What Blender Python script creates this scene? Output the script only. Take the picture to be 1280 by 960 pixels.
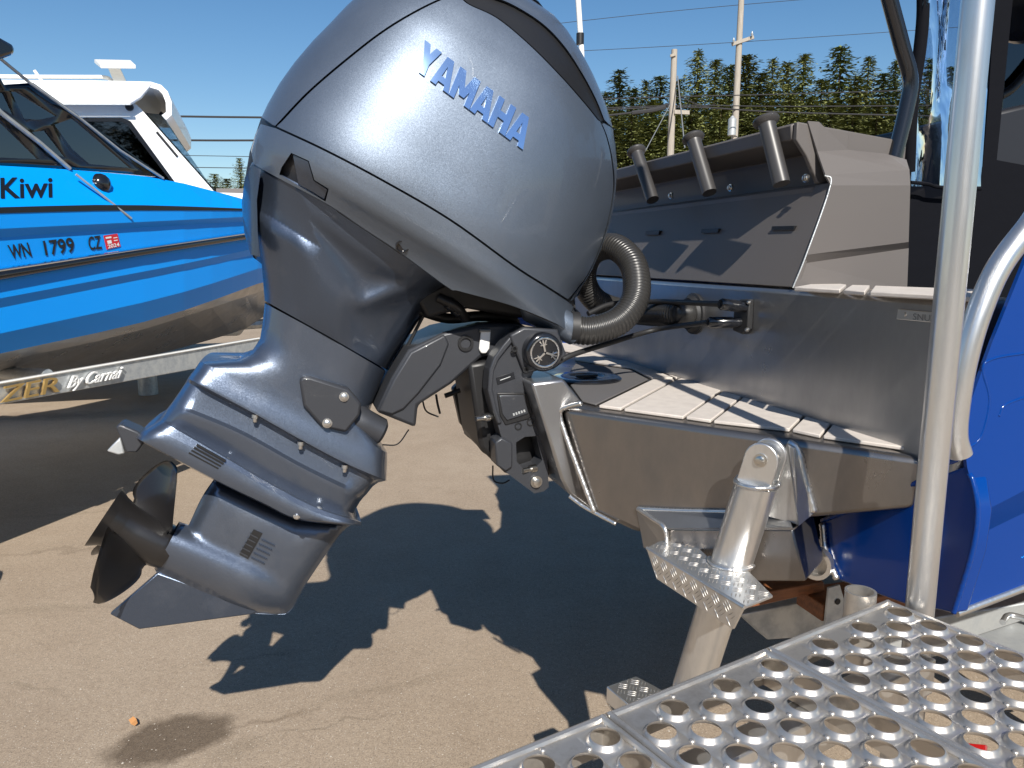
import bpy, math, random
import numpy as np
from mathutils import Vector
from mathutils.geometry import delaunay_2d_cdt
random.seed(7); np.random.seed(7)
R = math.radians
scene = bpy.context.scene
for o in list(bpy.data.objects): bpy.data.objects.remove(o)
col = scene.collection

# ------------------------------------------------------------------ camera
CAM_H, PITCH, FPX = 1.45, R(9.5), 960.0
cam_d = bpy.data.cameras.new('camera'); cam = bpy.data.objects.new('camera', cam_d); col.objects.link(cam)
cam.location = (0, 0, CAM_H); cam.rotation_euler = (math.pi/2 - PITCH, 0, 0)
cam_d.sensor_width = 36.0; cam_d.lens = 36.0*FPX/1280; cam_d.clip_start = .05; cam_d.clip_end = 2000
scene.camera = cam
# ------------------------------------------------------------------ light
SUN_EL, SUN_AZ = R(39), R(10)          # sun behind the camera, a little to its right
world = bpy.data.worlds.new('World'); scene.world = world; world.use_nodes = True
wn = world.node_tree.nodes; wl = world.node_tree.links
sky = wn.new('ShaderNodeTexSky'); sky.sky_type = 'NISHITA'; sky.sun_disc = False
sky.sun_elevation = SUN_EL; sky.sun_rotation = math.pi - SUN_AZ
sky.air_density = 1.0; sky.dust_density = 0.3; sky.ozone_density = 1.6; sky.altitude = 100
wn['Background'].inputs['Strength'].default_value = 0.078
hs_ = wn.new('ShaderNodeHueSaturation'); hs_.inputs['Saturation'].default_value = 1.27
wl.new(sky.outputs[0], hs_.inputs['Color']); wl.new(hs_.outputs[0], wn['Background'].inputs['Color'])
sun_d = bpy.data.lights.new('sun', 'SUN'); sun = bpy.data.objects.new('sun', sun_d); col.objects.link(sun)
sun_d.energy = 5.0; sun_d.angle = R(.53); sun_d.color = (1, .95, .87)
SUNV = Vector((-math.sin(SUN_AZ)*math.cos(SUN_EL), math.cos(SUN_AZ)*math.cos(SUN_EL), -math.sin(SUN_EL)))
sun.rotation_euler = SUNV.to_track_quat('-Z', 'Y').to_euler(); sun.location = (3, -8, 9)
vs = scene.view_settings
vs.view_transform = 'Standard'; vs.look = 'None'; vs.gamma = 1; vs.exposure = .48; vs.use_curve_mapping = False

# ------------------------------------------------------------------ pixel rays and frames
C = Vector((0, 0, CAM_H)); SP, CP = math.sin(PITCH), math.cos(PITCH)
def ray(px, py):
    x = (px-640)/FPX; y = (480-py)/FPX
    return Vector((x, CP+y*SP, -SP+y*CP))
YAW = R(16.4)
F = Vector((math.cos(YAW), math.sin(YAW), 0)); N = Vector((math.sin(YAW), -math.cos(YAW), 0)); UP = Vector((0, 0, 1))
MID = -1.775                                  # boat centreline: N.p = MID
def plane(px, py, n, d):
    r = ray(px, py); t = (d - n.dot(C))/n.dot(r)
    return C + r*t
def onN(px, py, w): return plane(px, py, N, MID+w)
def onF(px, py, f): return plane(px, py, F, f)
def onZ(px, py, z): return plane(px, py, UP, z)
def onY(px, py, y): return plane(px, py, Vector((0, 1, 0)), y)
def bc(f, w, z): return F*f + N*(w+MID) + UP*z
def mirror(p): return p - N*(2*(N.dot(p)-MID))
TR_F, DECK_Z, TOP_Z = .993, 1.123, 1.383
PA, PB = bc(.571, .235, 0), bc(TR_F, .80, 0)   # port side of the motor pod
PT = (PB-PA).normalized(); PN = Vector((PT.y, -PT.x, 0))
def onP(px, py, off): return plane(px, py, PN, PN.dot(PA)+off)

# ------------------------------------------------------------------ materials
MATS = {}
def mat(name, base, rough=.5, metal=0, coat=0, noise=None, bump=None, spec=.5, extra=None):
    m = bpy.data.materials.new(name); m.use_nodes = True
    nt = m.node_tree; b = nt.nodes['Principled BSDF']
    b.inputs['Base Color'].default_value = (*base, 1); b.inputs['Roughness'].default_value = rough
    b.inputs['Metallic'].default_value = metal; b.inputs['Specular IOR Level'].default_value = spec
    if coat: b.inputs['Coat Weight'].default_value = coat; b.inputs['Coat Roughness'].default_value = .04
    tc = nt.nodes.new('ShaderNodeTexCoord'); tc.name = 'tc'
    if noise:                       # (scale, colour2, amount, detail, rough_var, stretch)
        sc, c2, lo, hi, rv = noise[:5]
        mp = nt.nodes.new('ShaderNodeMapping'); nt.links.new(tc.outputs['Object'], mp.inputs[0])
        if len(noise) > 5: mp.inputs['Scale'].default_value = noise[5]
        nz = nt.nodes.new('ShaderNodeTexNoise'); nz.inputs['Scale'].default_value = sc; nz.inputs['Detail'].default_value = 6
        nz.inputs['Roughness'].default_value = .65
        nt.links.new(mp.outputs[0], nz.inputs['Vector'])
        mr = nt.nodes.new('ShaderNodeMapRange'); mr.inputs['From Min'].default_value = lo; mr.inputs['From Max'].default_value = hi
        nt.links.new(nz.outputs['Fac'], mr.inputs[0])
        mx = nt.nodes.new('ShaderNodeMix'); mx.data_type = 'RGBA'; mx.name = 'mx'
        mx.inputs[6].default_value = (*base, 1); mx.inputs[7].default_value = (*c2, 1)
        nt.links.new(mr.outputs[0], mx.inputs[0]); nt.links.new(mx.outputs[2], b.inputs['Base Color'])
        if rv:
            m2 = nt.nodes.new('ShaderNodeMapRange'); m2.inputs['To Min'].default_value = max(.03, rough-rv); m2.inputs['To Max'].default_value = rough+rv
            m2.inputs['From Min'].default_value = lo; m2.inputs['From Max'].default_value = hi
            nt.links.new(nz.outputs['Fac'], m2.inputs[0]); nt.links.new(m2.outputs[0], b.inputs['Roughness'])
    if bump:                        # (scale, strength, distance)
        mp = nt.nodes.new('ShaderNodeMapping'); nt.links.new(tc.outputs['Object'], mp.inputs[0])
        if len(bump) > 3: mp.inputs['Scale'].default_value = bump[3]
        nz = nt.nodes.new('ShaderNodeTexNoise'); nz.inputs['Scale'].default_value = bump[0]; nz.inputs['Detail'].default_value = 4
        nt.links.new(mp.outputs[0], nz.inputs['Vector'])
        bp = nt.nodes.new('ShaderNodeBump'); bp.inputs['Strength'].default_value = bump[1]; bp.inputs['Distance'].default_value = bump[2]
        nt.links.new(nz.outputs['Fac'], bp.inputs['Height']); nt.links.new(bp.outputs[0], b.inputs['Normal'])
    if extra: extra(m, nt, b)
    MATS[name] = m
    return m
def flake(m, nt, b):                # metal flake in the paint
    tc = nt.nodes['tc']
    v = nt.nodes.new('ShaderNodeTexVoronoi'); v.inputs['Scale'].default_value = 1100
    nt.links.new(tc.outputs['Object'], v.inputs['Vector'])
    sub = nt.nodes.new('ShaderNodeVectorMath'); sub.operation = 'SUBTRACT'; sub.inputs[1].default_value = (.5, .5, .5)
    nt.links.new(v.outputs['Color'], sub.inputs[0])
    sc = nt.nodes.new('ShaderNodeVectorMath'); sc.operation = 'SCALE'; sc.inputs['Scale'].default_value = .13
    nt.links.new(sub.outputs[0], sc.inputs[0])
    g = nt.nodes.new('ShaderNodeNewGeometry')
    ad = nt.nodes.new('ShaderNodeVectorMath'); ad.operation = 'ADD'
    nt.links.new(g.outputs['Normal'], ad.inputs[0]); nt.links.new(sc.outputs[0], ad.inputs[1])
    nm = nt.nodes.new('ShaderNodeVectorMath'); nm.operation = 'NORMALIZE'; nt.links.new(ad.outputs[0], nm.inputs[0])
    nt.links.new(nm.outputs[0], b.inputs['Normal'])
mat('letter_sky_tint', (.34, .52, .82), .14, .85, .2)  # chrome letters; the blue sky they reflect is put into the base colour
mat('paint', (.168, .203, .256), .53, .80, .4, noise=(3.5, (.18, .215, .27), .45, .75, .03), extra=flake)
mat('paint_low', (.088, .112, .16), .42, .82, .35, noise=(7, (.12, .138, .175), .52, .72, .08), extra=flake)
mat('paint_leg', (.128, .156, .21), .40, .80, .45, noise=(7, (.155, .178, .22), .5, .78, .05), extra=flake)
mat('bracket', (.045, .048, .056), .45, .35, .15, bump=(420, .25, .001))
mat('black', (.012, .012, .013), .45, bump=(300, .15, .0006))
mat('gloss_black', (.010, .011, .014), .16, coat=.5)
mat('prop_black', (.013, .012, .012), .33, 0, .25)
mat('rubber', (.016, .016, .017), .55)
mat('hose', (.028, .027, .026), .32)
mat('chrome', (.82, .86, .90), .08, 1)
mat('steel', (.62, .60, .56), .28, 1)
mat('alu_pod', (.285, .265, .25), .35, .92, noise=(5, (.20, .186, .176), .35, .72, .10, (1.4, 1.4, .6)), bump=(90, .2, .0008, (1, 1, .06)))
mat('alu_mill', (.45, .45, .455), .36, .92, noise=(3.2, (.29, .29, .295), .35, .72, .10, (1, 1, .45)), bump=(90, .12, .0008, (1, 1, .06)))
mat('alu_tube', (.72, .72, .71), .36, .9, noise=(14, (.50, .49, .48), .45, .75, .08, (1, 1, .25)), bump=(60, .08, .0006))
mat('alu_weld', (.72, .71, .69), .30, .95, bump=(150, .35, .0012))
mat('alu_plank', (.54, .51, .47), .48, .8, noise=(16, (.27, .25, .225), .50, .78, .12), bump=(110, .15, .0006))
mat('galvanised', (.56, .58, .58), .5, .55, noise=(22, (.42, .44, .45), .4, .65, .1))
mat('holder_grey', (.045, .043, .043), .4)
mat('boat_blue', (.0, .036, .21), .2, 0, .12, spec=.3, bump=(5, .12, .006))
mat('kiwi_blue', (.0, .30, .90), .35, 0, 0, spec=.3)
mat('taupe', (.108, .097, .091), .55, 0, .05, bump=(500, .15, .0004))
mat('pad', (.55, .50, .45), .75, noise=(40, (.47, .425, .385), .35, .7, 0), bump=(400, .3, .0006))
mat('pad_dark', (.10, .095, .095), .75)
mat('console_black', (.012, .013, .018), .5)
mat('canvas', (.004, .0045, .007), .85, spec=.12, bump=(30, .4, .004))  # black canvas, darkened further to stand for the shade under the canopy
mat('white_paint', (.78, .77, .73), .35, 0, .2, noise=(2.5, (.70, .68, .63), .5, .8, 0))
mat('wood', (.30, .11, .04), .5, noise=(8, (.16, .06, .025), .35, .65, 0, (1, 14, 14)))
mat('black_print', (.008, .009, .012), .4)
mat('white_print', (.80, .80, .78), .5)
mat('red_print', (.60, .02, .03), .4)
mat('red_lens', (.45, .01, .01), .2, 0, .5)
mat('gold', (.62, .42, .16), .35, .7)
mat('bark', (.10, .07, .05), .9, bump=(20, .6, .02))
mat('pole_wood', (.40, .36, .31), .85, noise=(6, (.27, .24, .20), .35, .7, 0, (6, 6, .4)))
mat('wire', (.03, .03, .033), .6)
mat('wire_far', (.14, .15, .16), .6)
mat('leaf', (.42, .20, .07), .7)
mat('grey_shed', (.42, .41, .40), .7)
mat('roof_shed', (.16, .15, .15), .8)
mat('bolt', (.66, .65, .63), .3, .95)
def needles(name, c1, c2):
    def ex(m, nt, b):
        oi = nt.nodes.new('ShaderNodeObjectInfo'); hs = nt.nodes.new('ShaderNodeHueSaturation')
        mr = nt.nodes.new('ShaderNodeMapRange'); mr.inputs['To Min'].default_value = .75; mr.inputs['To Max'].default_value = 1.25
        nt.links.new(oi.outputs['Random'], mr.inputs[0]); nt.links.new(mr.outputs[0], hs.inputs['Value'])
        nt.links.new(nt.nodes['mx'].outputs[2], hs.inputs['Color']); nt.links.new(hs.outputs[0], b.inputs['Base Color'])
    return mat(name, c1, .75, noise=(1.1, c2, .35, .65, 0), extra=ex, spec=.25)
needles('needles', (.135, .155, .048), (.20, .205, .07))
needles('needles_dark', (.095, .125, .046), (.145, .165, .06))
def glassy(name, tint, fac, rough=.02):
    m = bpy.data.materials.new(name); m.use_nodes = True; nt = m.node_tree
    for n in list(nt.nodes):
        if n.type != 'OUTPUT_MATERIAL': nt.nodes.remove(n)
    out = nt.nodes['Material Output']; tr = nt.nodes.new('ShaderNodeBsdfTransparent'); tr.inputs[0].default_value = (*tint, 1)
    gl = nt.nodes.new('ShaderNodeBsdfGlossy'); gl.inputs['Roughness'].default_value = rough; gl.inputs[0].default_value = (.9, .93, 1, 1)
    fr = nt.nodes.new('ShaderNodeFresnel'); fr.inputs[0].default_value = 1.5
    ad = nt.nodes.new('ShaderNodeMath'); ad.operation = 'ADD'; ad.inputs[1].default_value = fac; ad.use_clamp = True
    nt.links.new(fr.outputs[0], ad.inputs[0])
    mx = nt.nodes.new('ShaderNodeMixShader'); nt.links.new(ad.outputs[0], mx.inputs[0])
    nt.links.new(tr.outputs[0], mx.inputs[1]); nt.links.new(gl.outputs[0], mx.inputs[2]); nt.links.new(mx.outputs[0], out.inputs[0])
    MATS[name] = m; return m
glassy('tint_glass', (.16, .19, .22), .03)
glassy('clear_glass', (.55, .62, .68), .10)
vm = glassy('vinyl', (.50, .58, .70), .0, .05)
nt = vm.node_tree
nz = nt.nodes.new('ShaderNodeTexNoise'); nz.inputs['Scale'].default_value = 5; bp = nt.nodes.new('ShaderNodeBump'); bp.inputs['Strength'].default_value = .25; bp.inputs['Distance'].default_value = .02
nt.links.new(nz.outputs['Fac'], bp.inputs['Height']); nt.links.new(bp.outputs[0], nt.nodes['Glossy BSDF'].inputs['Normal'])

# ------------------------------------------------------------------ builders
def link(o, parent=None):
    col.objects.link(o)
    if parent is not None: o.parent = parent
    return o
def mesh(name, verts, faces, m, parent=None, smooth=False, normals=None):
    me = bpy.data.meshes.new(name)
    par = parent.matrix_world.translation if False else None
    off = ROOTLOC.get(parent.name, Vector((0, 0, 0))) if parent is not None else Vector((0, 0, 0))
    me.from_pydata([tuple(Vector(v)-off) for v in verts], [], faces); me.validate(clean_customdata=False); me.update()
    me.materials.append(MATS[m] if isinstance(m, str) else m)
    if smooth: me.polygons.foreach_set('use_smooth', [True]*len(me.polygons))
    if normals is not None: me.normals_split_custom_set_from_vertices(normals)
    o = bpy.data.objects.new(name, me)
    link(o, parent)
    if parent is not None: ROOTLOC[o.name] = off
    return o
ROOTLOC = {}
def thing(name, label, cat, loc=(0, 0, 0), group=None):
    o = bpy.data.objects.new(name, None); o.empty_display_size = .1; col.objects.link(o)
    o.location = loc; ROOTLOC[o.name] = Vector(loc); o['label'] = label; o['category'] = cat
    if group: o['group'] = group
    return o
def tag(o, label, cat, group=None):
    o['label'] = label; o['category'] = cat
    if group: o['group'] = group
    return o
def bevel(o, w, seg=2, ang=35):
    b = o.modifiers.new('bevel', 'BEVEL'); b.width = w; b.segments = seg; b.limit_method = 'ANGLE'; b.angle_limit = R(ang)
    b.harden_normals = False
    o.data.polygons.foreach_set('use_smooth', [True]*len(o.data.polygons))
    try: o.data.set_sharp_from_angle(angle=R(35))
    except Exception: pass
    return o
def slab(name, pts, vec, m, parent=None, bev=0):
    """polygon pts (3D) extruded along vec"""
    pts = [Vector(p) for p in pts]; vec = Vector(vec); n = len(pts)
    nn = Vector((0, 0, 0))
    for i in range(n): nn += (pts[i]-pts[0]).cross(pts[(i+1) % n]-pts[0])
    if nn.dot(vec) > 0: pts.reverse()
    V = pts + [p+vec for p in pts]
    Fs = [list(range(n)), list(range(2*n-1, n-1, -1))]
    for i in range(n): j = (i+1) % n; Fs.append([i, i+n, j+n, j])
    o = mesh(name, V, Fs, m, parent)
    if bev: bevel(o, bev)
    return o
def bbox_bc(name, f0, f1, w0, w1, z0, z1, m, parent=None, bev=0):
    return slab(name, [bc(f0, w0, z0), bc(f1, w0, z0), bc(f1, w1, z0), bc(f0, w1, z0)], (0, 0, z1-z0), m, parent, bev)
def catmull(P, n):
    P = [Vector(p) for p in P]; out = []
    Q = [P[0]*2-P[1]] + P + [P[-1]*2-P[-2]]
    for i in range(1, len(Q)-2):
        for k in range(n):
            t = k/n
            a, b, c, d = Q[i-1], Q[i], Q[i+1], Q[i+2]
            out.append(.5*((2*b) + (c-a)*t + (2*a-5*b+4*c-d)*t*t + (3*b-a-3*c+d)*t**3))
    out.append(P[-1]); return out
def sweep(P, rad, segs=12, close=False):
    P = [Vector(p) for p in P]; n = len(P)
    rad = rad if hasattr(rad, '__len__') else [rad]*n
    T = [(P[min(i+1, n-1)]-P[max(i-1, 0)]).normalized() for i in range(n)]
    u = T[0].orthogonal().normalized(); V = []; Fs = []
    for i in range(n):
        u = (u - T[i]*u.dot(T[i])).normalized(); v = T[i].cross(u)
        for k in range(segs):
            a = 2*math.pi*k/segs; V.append(P[i] + (u*math.cos(a)+v*math.sin(a))*rad[i])
    for i in range(n-1):
        for k in range(segs):
            k2 = (k+1) % segs; Fs.append([i*segs+k, i*segs+k2, (i+1)*segs+k2, (i+1)*segs+k])
    Fs.append(list(range(segs-1, -1, -1))); Fs.append([(n-1)*segs+k for k in range(segs)])
    return V, Fs
def autosharp(o, a=40):
    try: o.data.set_sharp_from_angle(angle=R(a))
    except Exception: pass
    return o
def tube(name, P, rad, m, parent=None, segs=12, smoothn=0):
    if smoothn: P = catmull(P, smoothn)
    V, Fs = sweep(P, rad, segs)
    return autosharp(mesh(name, V, Fs, m, parent, True))
def ribbed(name, P, rad, pitch, m, parent=None, segs=20):
    P = catmull(P, 24); L = [0]
    for a, b in zip(P, P[1:]): L.append(L[-1]+(b-a).length)
    tot = L[-1]; n = int(tot/pitch)*4; Q = []; rr = []
    for i in range(n+1):
        s = tot*i/n; j = min(np.searchsorted(L, s, 'right')-1, len(P)-2); t = (s-L[j])/max(1e-9, L[j+1]-L[j])
        Q.append(P[j].lerp(P[j+1], t)); rr.append(rad*(1, .97, .90, .97)[i % 4])
    V, Fs = sweep(Q, rr, segs); return mesh(name, V, Fs, m, parent, True)
def lathe(name, a, axis, prof, m, parent=None, segs=28, ang=40):
    """prof: [(distance along axis, radius)]"""
    a = Vector(a); axis = Vector(axis).normalized(); u = axis.orthogonal().normalized(); v = axis.cross(u); V = []; Fs = []
    for d, r in prof:
        for k in range(segs):
            t = 2*math.pi*k/segs; V.append(a+axis*d+(u*math.cos(t)+v*math.sin(t))*r)
    for i in range(len(prof)-1):
        for k in range(segs):
            k2 = (k+1) % segs; Fs.append([i*segs+k, i*segs+k2, (i+1)*segs+k2, (i+1)*segs+k])
    Fs.append(list(range(segs-1, -1, -1))); Fs.append([(len(prof)-1)*segs+k for k in range(segs)])
    return autosharp(mesh(name, V, Fs, m, parent, True), ang)
def bolt_head(name, p, axis, r, h, m, parent):
    return lathe(name, p, axis, [(-h*.5, r*1.5), (h*.25, r*1.5), (h*.3, r), (h, r), (h*1.15, r*.8)], m, parent, 12)
def resample(L, n):
    L = np.array(L, float); d = np.r_[0, np.cumsum(np.hypot(*np.diff(L, axis=0).T))]
    s = np.linspace(0, d[-1], n); return np.c_[np.interp(s, d, L[:, 0]), np.interp(s, d, L[:, 1])]
def inside(P, poly):
    P = np.asarray(P, float); poly = np.asarray(poly, float); x, y = P[:, 0], P[:, 1]; c = np.zeros(len(P), bool)
    a = poly; b = np.roll(poly, -1, 0)
    for (x1, y1), (x2, y2) in zip(a, b):
        if y1 == y2: continue
        c ^= ((y1 > y) != (y2 > y)) & (x < (x2-x1)*(y-y1)/(y2-y1)+x1)
    return c
def bdist(P, poly):
    P = np.asarray(P, float); a = np.asarray(poly, float); b = np.roll(a, -1, 0); best = np.full(len(P), 1e9)
    for p, q in zip(a, b):
        d = q-p; L = d@d
        if L == 0: continue
        t = np.clip(((P-p)@d)/L, 0, 1); best = np.minimum(best, np.hypot(*(P-(p+t[:, None]*d)).T))
    return best
def smooth_poly(poly, sub=6, corners=()):
    """closed Catmull-Rom, corner vertices stay sharp"""
    n = len(poly); out = []
    P = [np.array(p, float) for p in poly]
    for i in range(n):
        b, c = P[i], P[(i+1) % n]
        a = 2*b-c if i in corners else P[i-1]
        d = 2*c-b if (i+1) % n in corners else P[(i+2) % n]
        for k in range(sub):
            t = k/sub; out.append(.5*(2*b+(c-a)*t+(2*a-5*b+4*c-d)*t*t+(3*b-a-3*c+d)*t**3))
    return np.array(out)
def patch(name, polys, h, step, m, parent=None, both=False, skirt=.012, rings=(), holes=(), pos=None, mode='union', normals=True):
    """pixel polygons lifted to port offset h(px,py); real surface with a skirt all round"""
    pos = pos or (lambda x, y, w: onN(x, y, w))
    pts = []; edges = []
    allp = [np.asarray(p, float) for p in polys] + [np.asarray(p, float) for p in holes]
    for poly in allp:
        out = []
        for a, b in zip(poly, np.roll(poly, -1, 0)):
            n = max(1, int(round(np.hypot(*(b-a))/step)))
            for k in range(n): out.append(a+(b-a)*k/n)
        i0 = len(pts); pts += out; edges += [(i0+k, i0+(k+1) % len(out)) for k in range(len(out))]
        if rings:
            o = np.array(out); t = np.roll(o, -1, 0)-np.roll(o, 1, 0); nn = np.c_[-t[:, 1], t[:, 0]]; nn /= np.maximum(np.hypot(*nn.T), 1e-9)[:, None]
            for rg in rings:
                for sg in (1, -1):
                    q = o+nn*rg*sg; ok = inside(q, poly) & (bdist(q, poly) > rg*.7); pts += list(q[ok])
    A = np.vstack(allp); lo, hi = A.min(0), A.max(0)
    gx, gy = np.meshgrid(np.arange(lo[0]+step/2, hi[0], step), np.arange(lo[1]+step/2, hi[1], step*.87)); gx[::2] += step/2
    G = np.c_[gx.ravel(), gy.ravel()]
    def keep(Q):
        k = np.zeros(len(Q), bool)
        for p in polys: k |= inside(Q, p)
        for p in holes: k &= ~inside(Q, p)
        return k
    if len(G):
        ok = keep(G)
        for p in allp: ok &= bdist(G, p) > max(step*.55, (max(rings)+step*.5 if rings else 0))
        pts += list(G[ok])
    vo, eo, fo, *_ = delaunay_2d_cdt([Vector((float(p[0]), float(p[1]))) for p in pts], edges, [], 0, 1e-5)
    Q = np.array([(v.x, v.y) for v in vo]); fo = [f for f in fo]
    cen = np.array([Q[list(f)].mean(0) for f in fo]); kp = keep(cen)
    tris = [list(f) for f, k in zip(fo, kp) if k]
    def P3(x, y): return pos(x, y, float(h(x, y)))
    W = [P3(x, y) for x, y in Q]
    out = []; cnt = {}
    for t in tris:
        a, b, c = W[t[0]], W[t[1]], W[t[2]]
        q = Q[t]; ar = (q[1][0]-q[0][0])*(q[2][1]-q[0][1])-(q[2][0]-q[0][0])*(q[1][1]-q[0][1])
        if abs(ar) < 1e-7: continue
        if ar > 0: t = [t[0], t[2], t[1]]      # pixel y points down: facing the camera
        out.append(t)
        for k in range(3):
            e = (t[k], t[(k+1) % 3]); cnt[tuple(sorted(e))] = None if tuple(sorted(e)) in cnt else e
    used = sorted({i for t in out for i in t}); mp = {i: k for k, i in enumerate(used)}
    V = [W[i] for i in used]; Fs = [[mp[i] for i in t] for t in out]; NN = []
    if normals:
        e = .35
        for i in used:
            x, y = Q[i]
            dx = P3(x+e, y)-P3(x-e, y); dy = P3(x, y+e)-P3(x, y-e)
            n_ = dy.cross(dx)
            if n_.dot(C-W[i]) < 0: n_ = -n_
            NN.append(n_.normalized() if n_.length > 1e-12 else Vector((0, 0, 0)))
    def add_skirt(V, Fs, NN, sgn):
        for e_ in [e for e in cnt.values() if e]:
            a, b = mp[e_[0]], mp[e_[1]]; k = len(V)
            V += [V[a], V[b], V[b]-N*skirt*sgn, V[a]-N*skirt*sgn]
            Fs.append([k, k+3, k+2, k+1] if sgn > 0 else [k, k+1, k+2, k+3]); NN += [Vector((0, 0, 0))]*4
    V1, F1, N1 = list(V), list(Fs), list(NN)
    if skirt: add_skirt(V1, F1, N1, 1)
    if both:
        V2 = [mirror(v) for v in V]; F2 = [f[::-1] for f in Fs]; N2 = [n_-N*(2*N.dot(n_)) for n_ in NN]
        if skirt: add_skirt(V2, F2, N2, -1)
        if both == 'split':
            mesh(name, V2, F2, m, parent, True, N2 if normals else None); V2, F2, N2 = [], [], []
        k = len(V1); V1 += V2; F1 += [[i+k for i in f] for f in F2]; N1 += N2
    me_n = N1 if (normals and len(N1) == len(V1)) else None
    return mesh(name, V1, F1, m, parent, True, me_n)
def loft(name, rows, m, parent=None, nu=40, both=True, prof=6., close=True, pos=onN):
    """rows: [(pixel polyline, w)] stacked; w tapers to 0 at both ends of each row"""
    V = []; nr = len(rows)
    for L, w in rows:
        pr = prof
        if isinstance(w, tuple): w, pr = w
        Q = resample(smooth_line(L), 4*nu)
        s = .5-.5*np.cos(np.linspace(0, math.pi, nu))
        idx = s*(len(Q)-1)
        for k in range(nu):
            i = min(int(idx[k]), len(Q)-2); t = idx[k]-i; p = Q[i]*(1-t)+Q[i+1]*t
            e = (max(0, 1-abs(2*s[k]-1)**pr))**(1/2.2)
            V.append(pos(p[0], p[1], w*e))
    Fs = []
    for i in range(nr-1):
        for k in range(nu-1): Fs.append([i*nu+k, (i+1)*nu+k, (i+1)*nu+k+1, i*nu+k+1])
    if both:
        n0 = len(V); V += [mirror(v) for v in V]; Fs += [[i+n0 for i in f][::-1] for f in Fs]
    o = mesh(name, V, Fs, m, parent, True)
    return autosharp(o, 38)
def smooth_line(L, sub=8):
    L = [np.array(p, float) for p in L]
    if len(L) < 3: return L
    Q = [2*L[0]-L[1]]+L+[2*L[-1]-L[-2]]; out = []
    for i in range(1, len(Q)-2):
        a, b, c, d = Q[i-1:i+3]
        for k in range(sub):
            t = k/sub; out.append(.5*(2*b+(c-a)*t+(2*a-5*b+4*c-d)*t*t+(3*b-a-3*c+d)*t**3))
    out.append(L[-1]); return out
def plate(name, poly, w0, w1, m, parent=None, bev=.004, holes=()):
    """flat pixel polygon at port offset w1, extruded inwards to w0"""
    if not holes:
        return slab(name, [onN(x, y, w1) for x, y in poly], -N*(w1-w0), m, parent, bev)
    o = patch(name, [poly], lambda x, y: w1, 60, m, parent, skirt=(w1-w0), holes=holes, normals=False)
    for p in o.data.polygons: p.use_smooth = False
    return o
BOLD = [0.0]
def text_mesh(s):
    cu = bpy.data.curves.new('t', 'FONT'); cu.body = s; cu.size = 1; cu.resolution_u = 4; cu.offset = BOLD[0]
    ob = bpy.data.objects.new('t', cu); col.objects.link(ob)
    dg = bpy.context.evaluated_depsgraph_get(); me = bpy.data.meshes.new_from_object(ob.evaluated_get(dg))
    V = np.array([v.co[:2] for v in me.vertices]) if len(me.vertices) else np.zeros((0, 2)); Fs = [list(p.vertices) for p in me.polygons]
    bpy.data.objects.remove(ob); bpy.data.curves.remove(cu); bpy.data.meshes.remove(me)
    return V, Fs
def lettering(name, s, p0, p1, up, pos, m, parent, bold=0, thick=None, shear=0):
    """text stretched between pixel baseline ends p0,p1, cap height vector up; pos(px,py)->3D"""
    V, Fs = text_mesh(s); x0, x1 = V[:, 0].min(), V[:, 0].max(); y1 = V[:, 1].max(); y0 = min(0, V[:, 1].min())
    p0, p1, up = (np.array(a, float) for a in (p0, p1, up)); cap = y1 if y0 > -.05 else .7
    W = []
    for x, y in V:
        u = (x-x0)/(x1-x0)+shear*y; q = p0+(p1-p0)*u+up*(y/cap); W.append(pos(q[0], q[1]))
    if thick is not None:
        n0 = len(W); W += [w-thick for w in W]; bd = {}
        for f in Fs:
            for a, b in zip(f, f[1:]+f[:1]):
                k = tuple(sorted((a, b))); bd[k] = None if k in bd else (a, b)
        Fs = Fs+[[a, a+n0, b+n0, b] for a, b in [e for e in bd.values() if e]]
    return mesh(name, W, Fs, m, parent)

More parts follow.
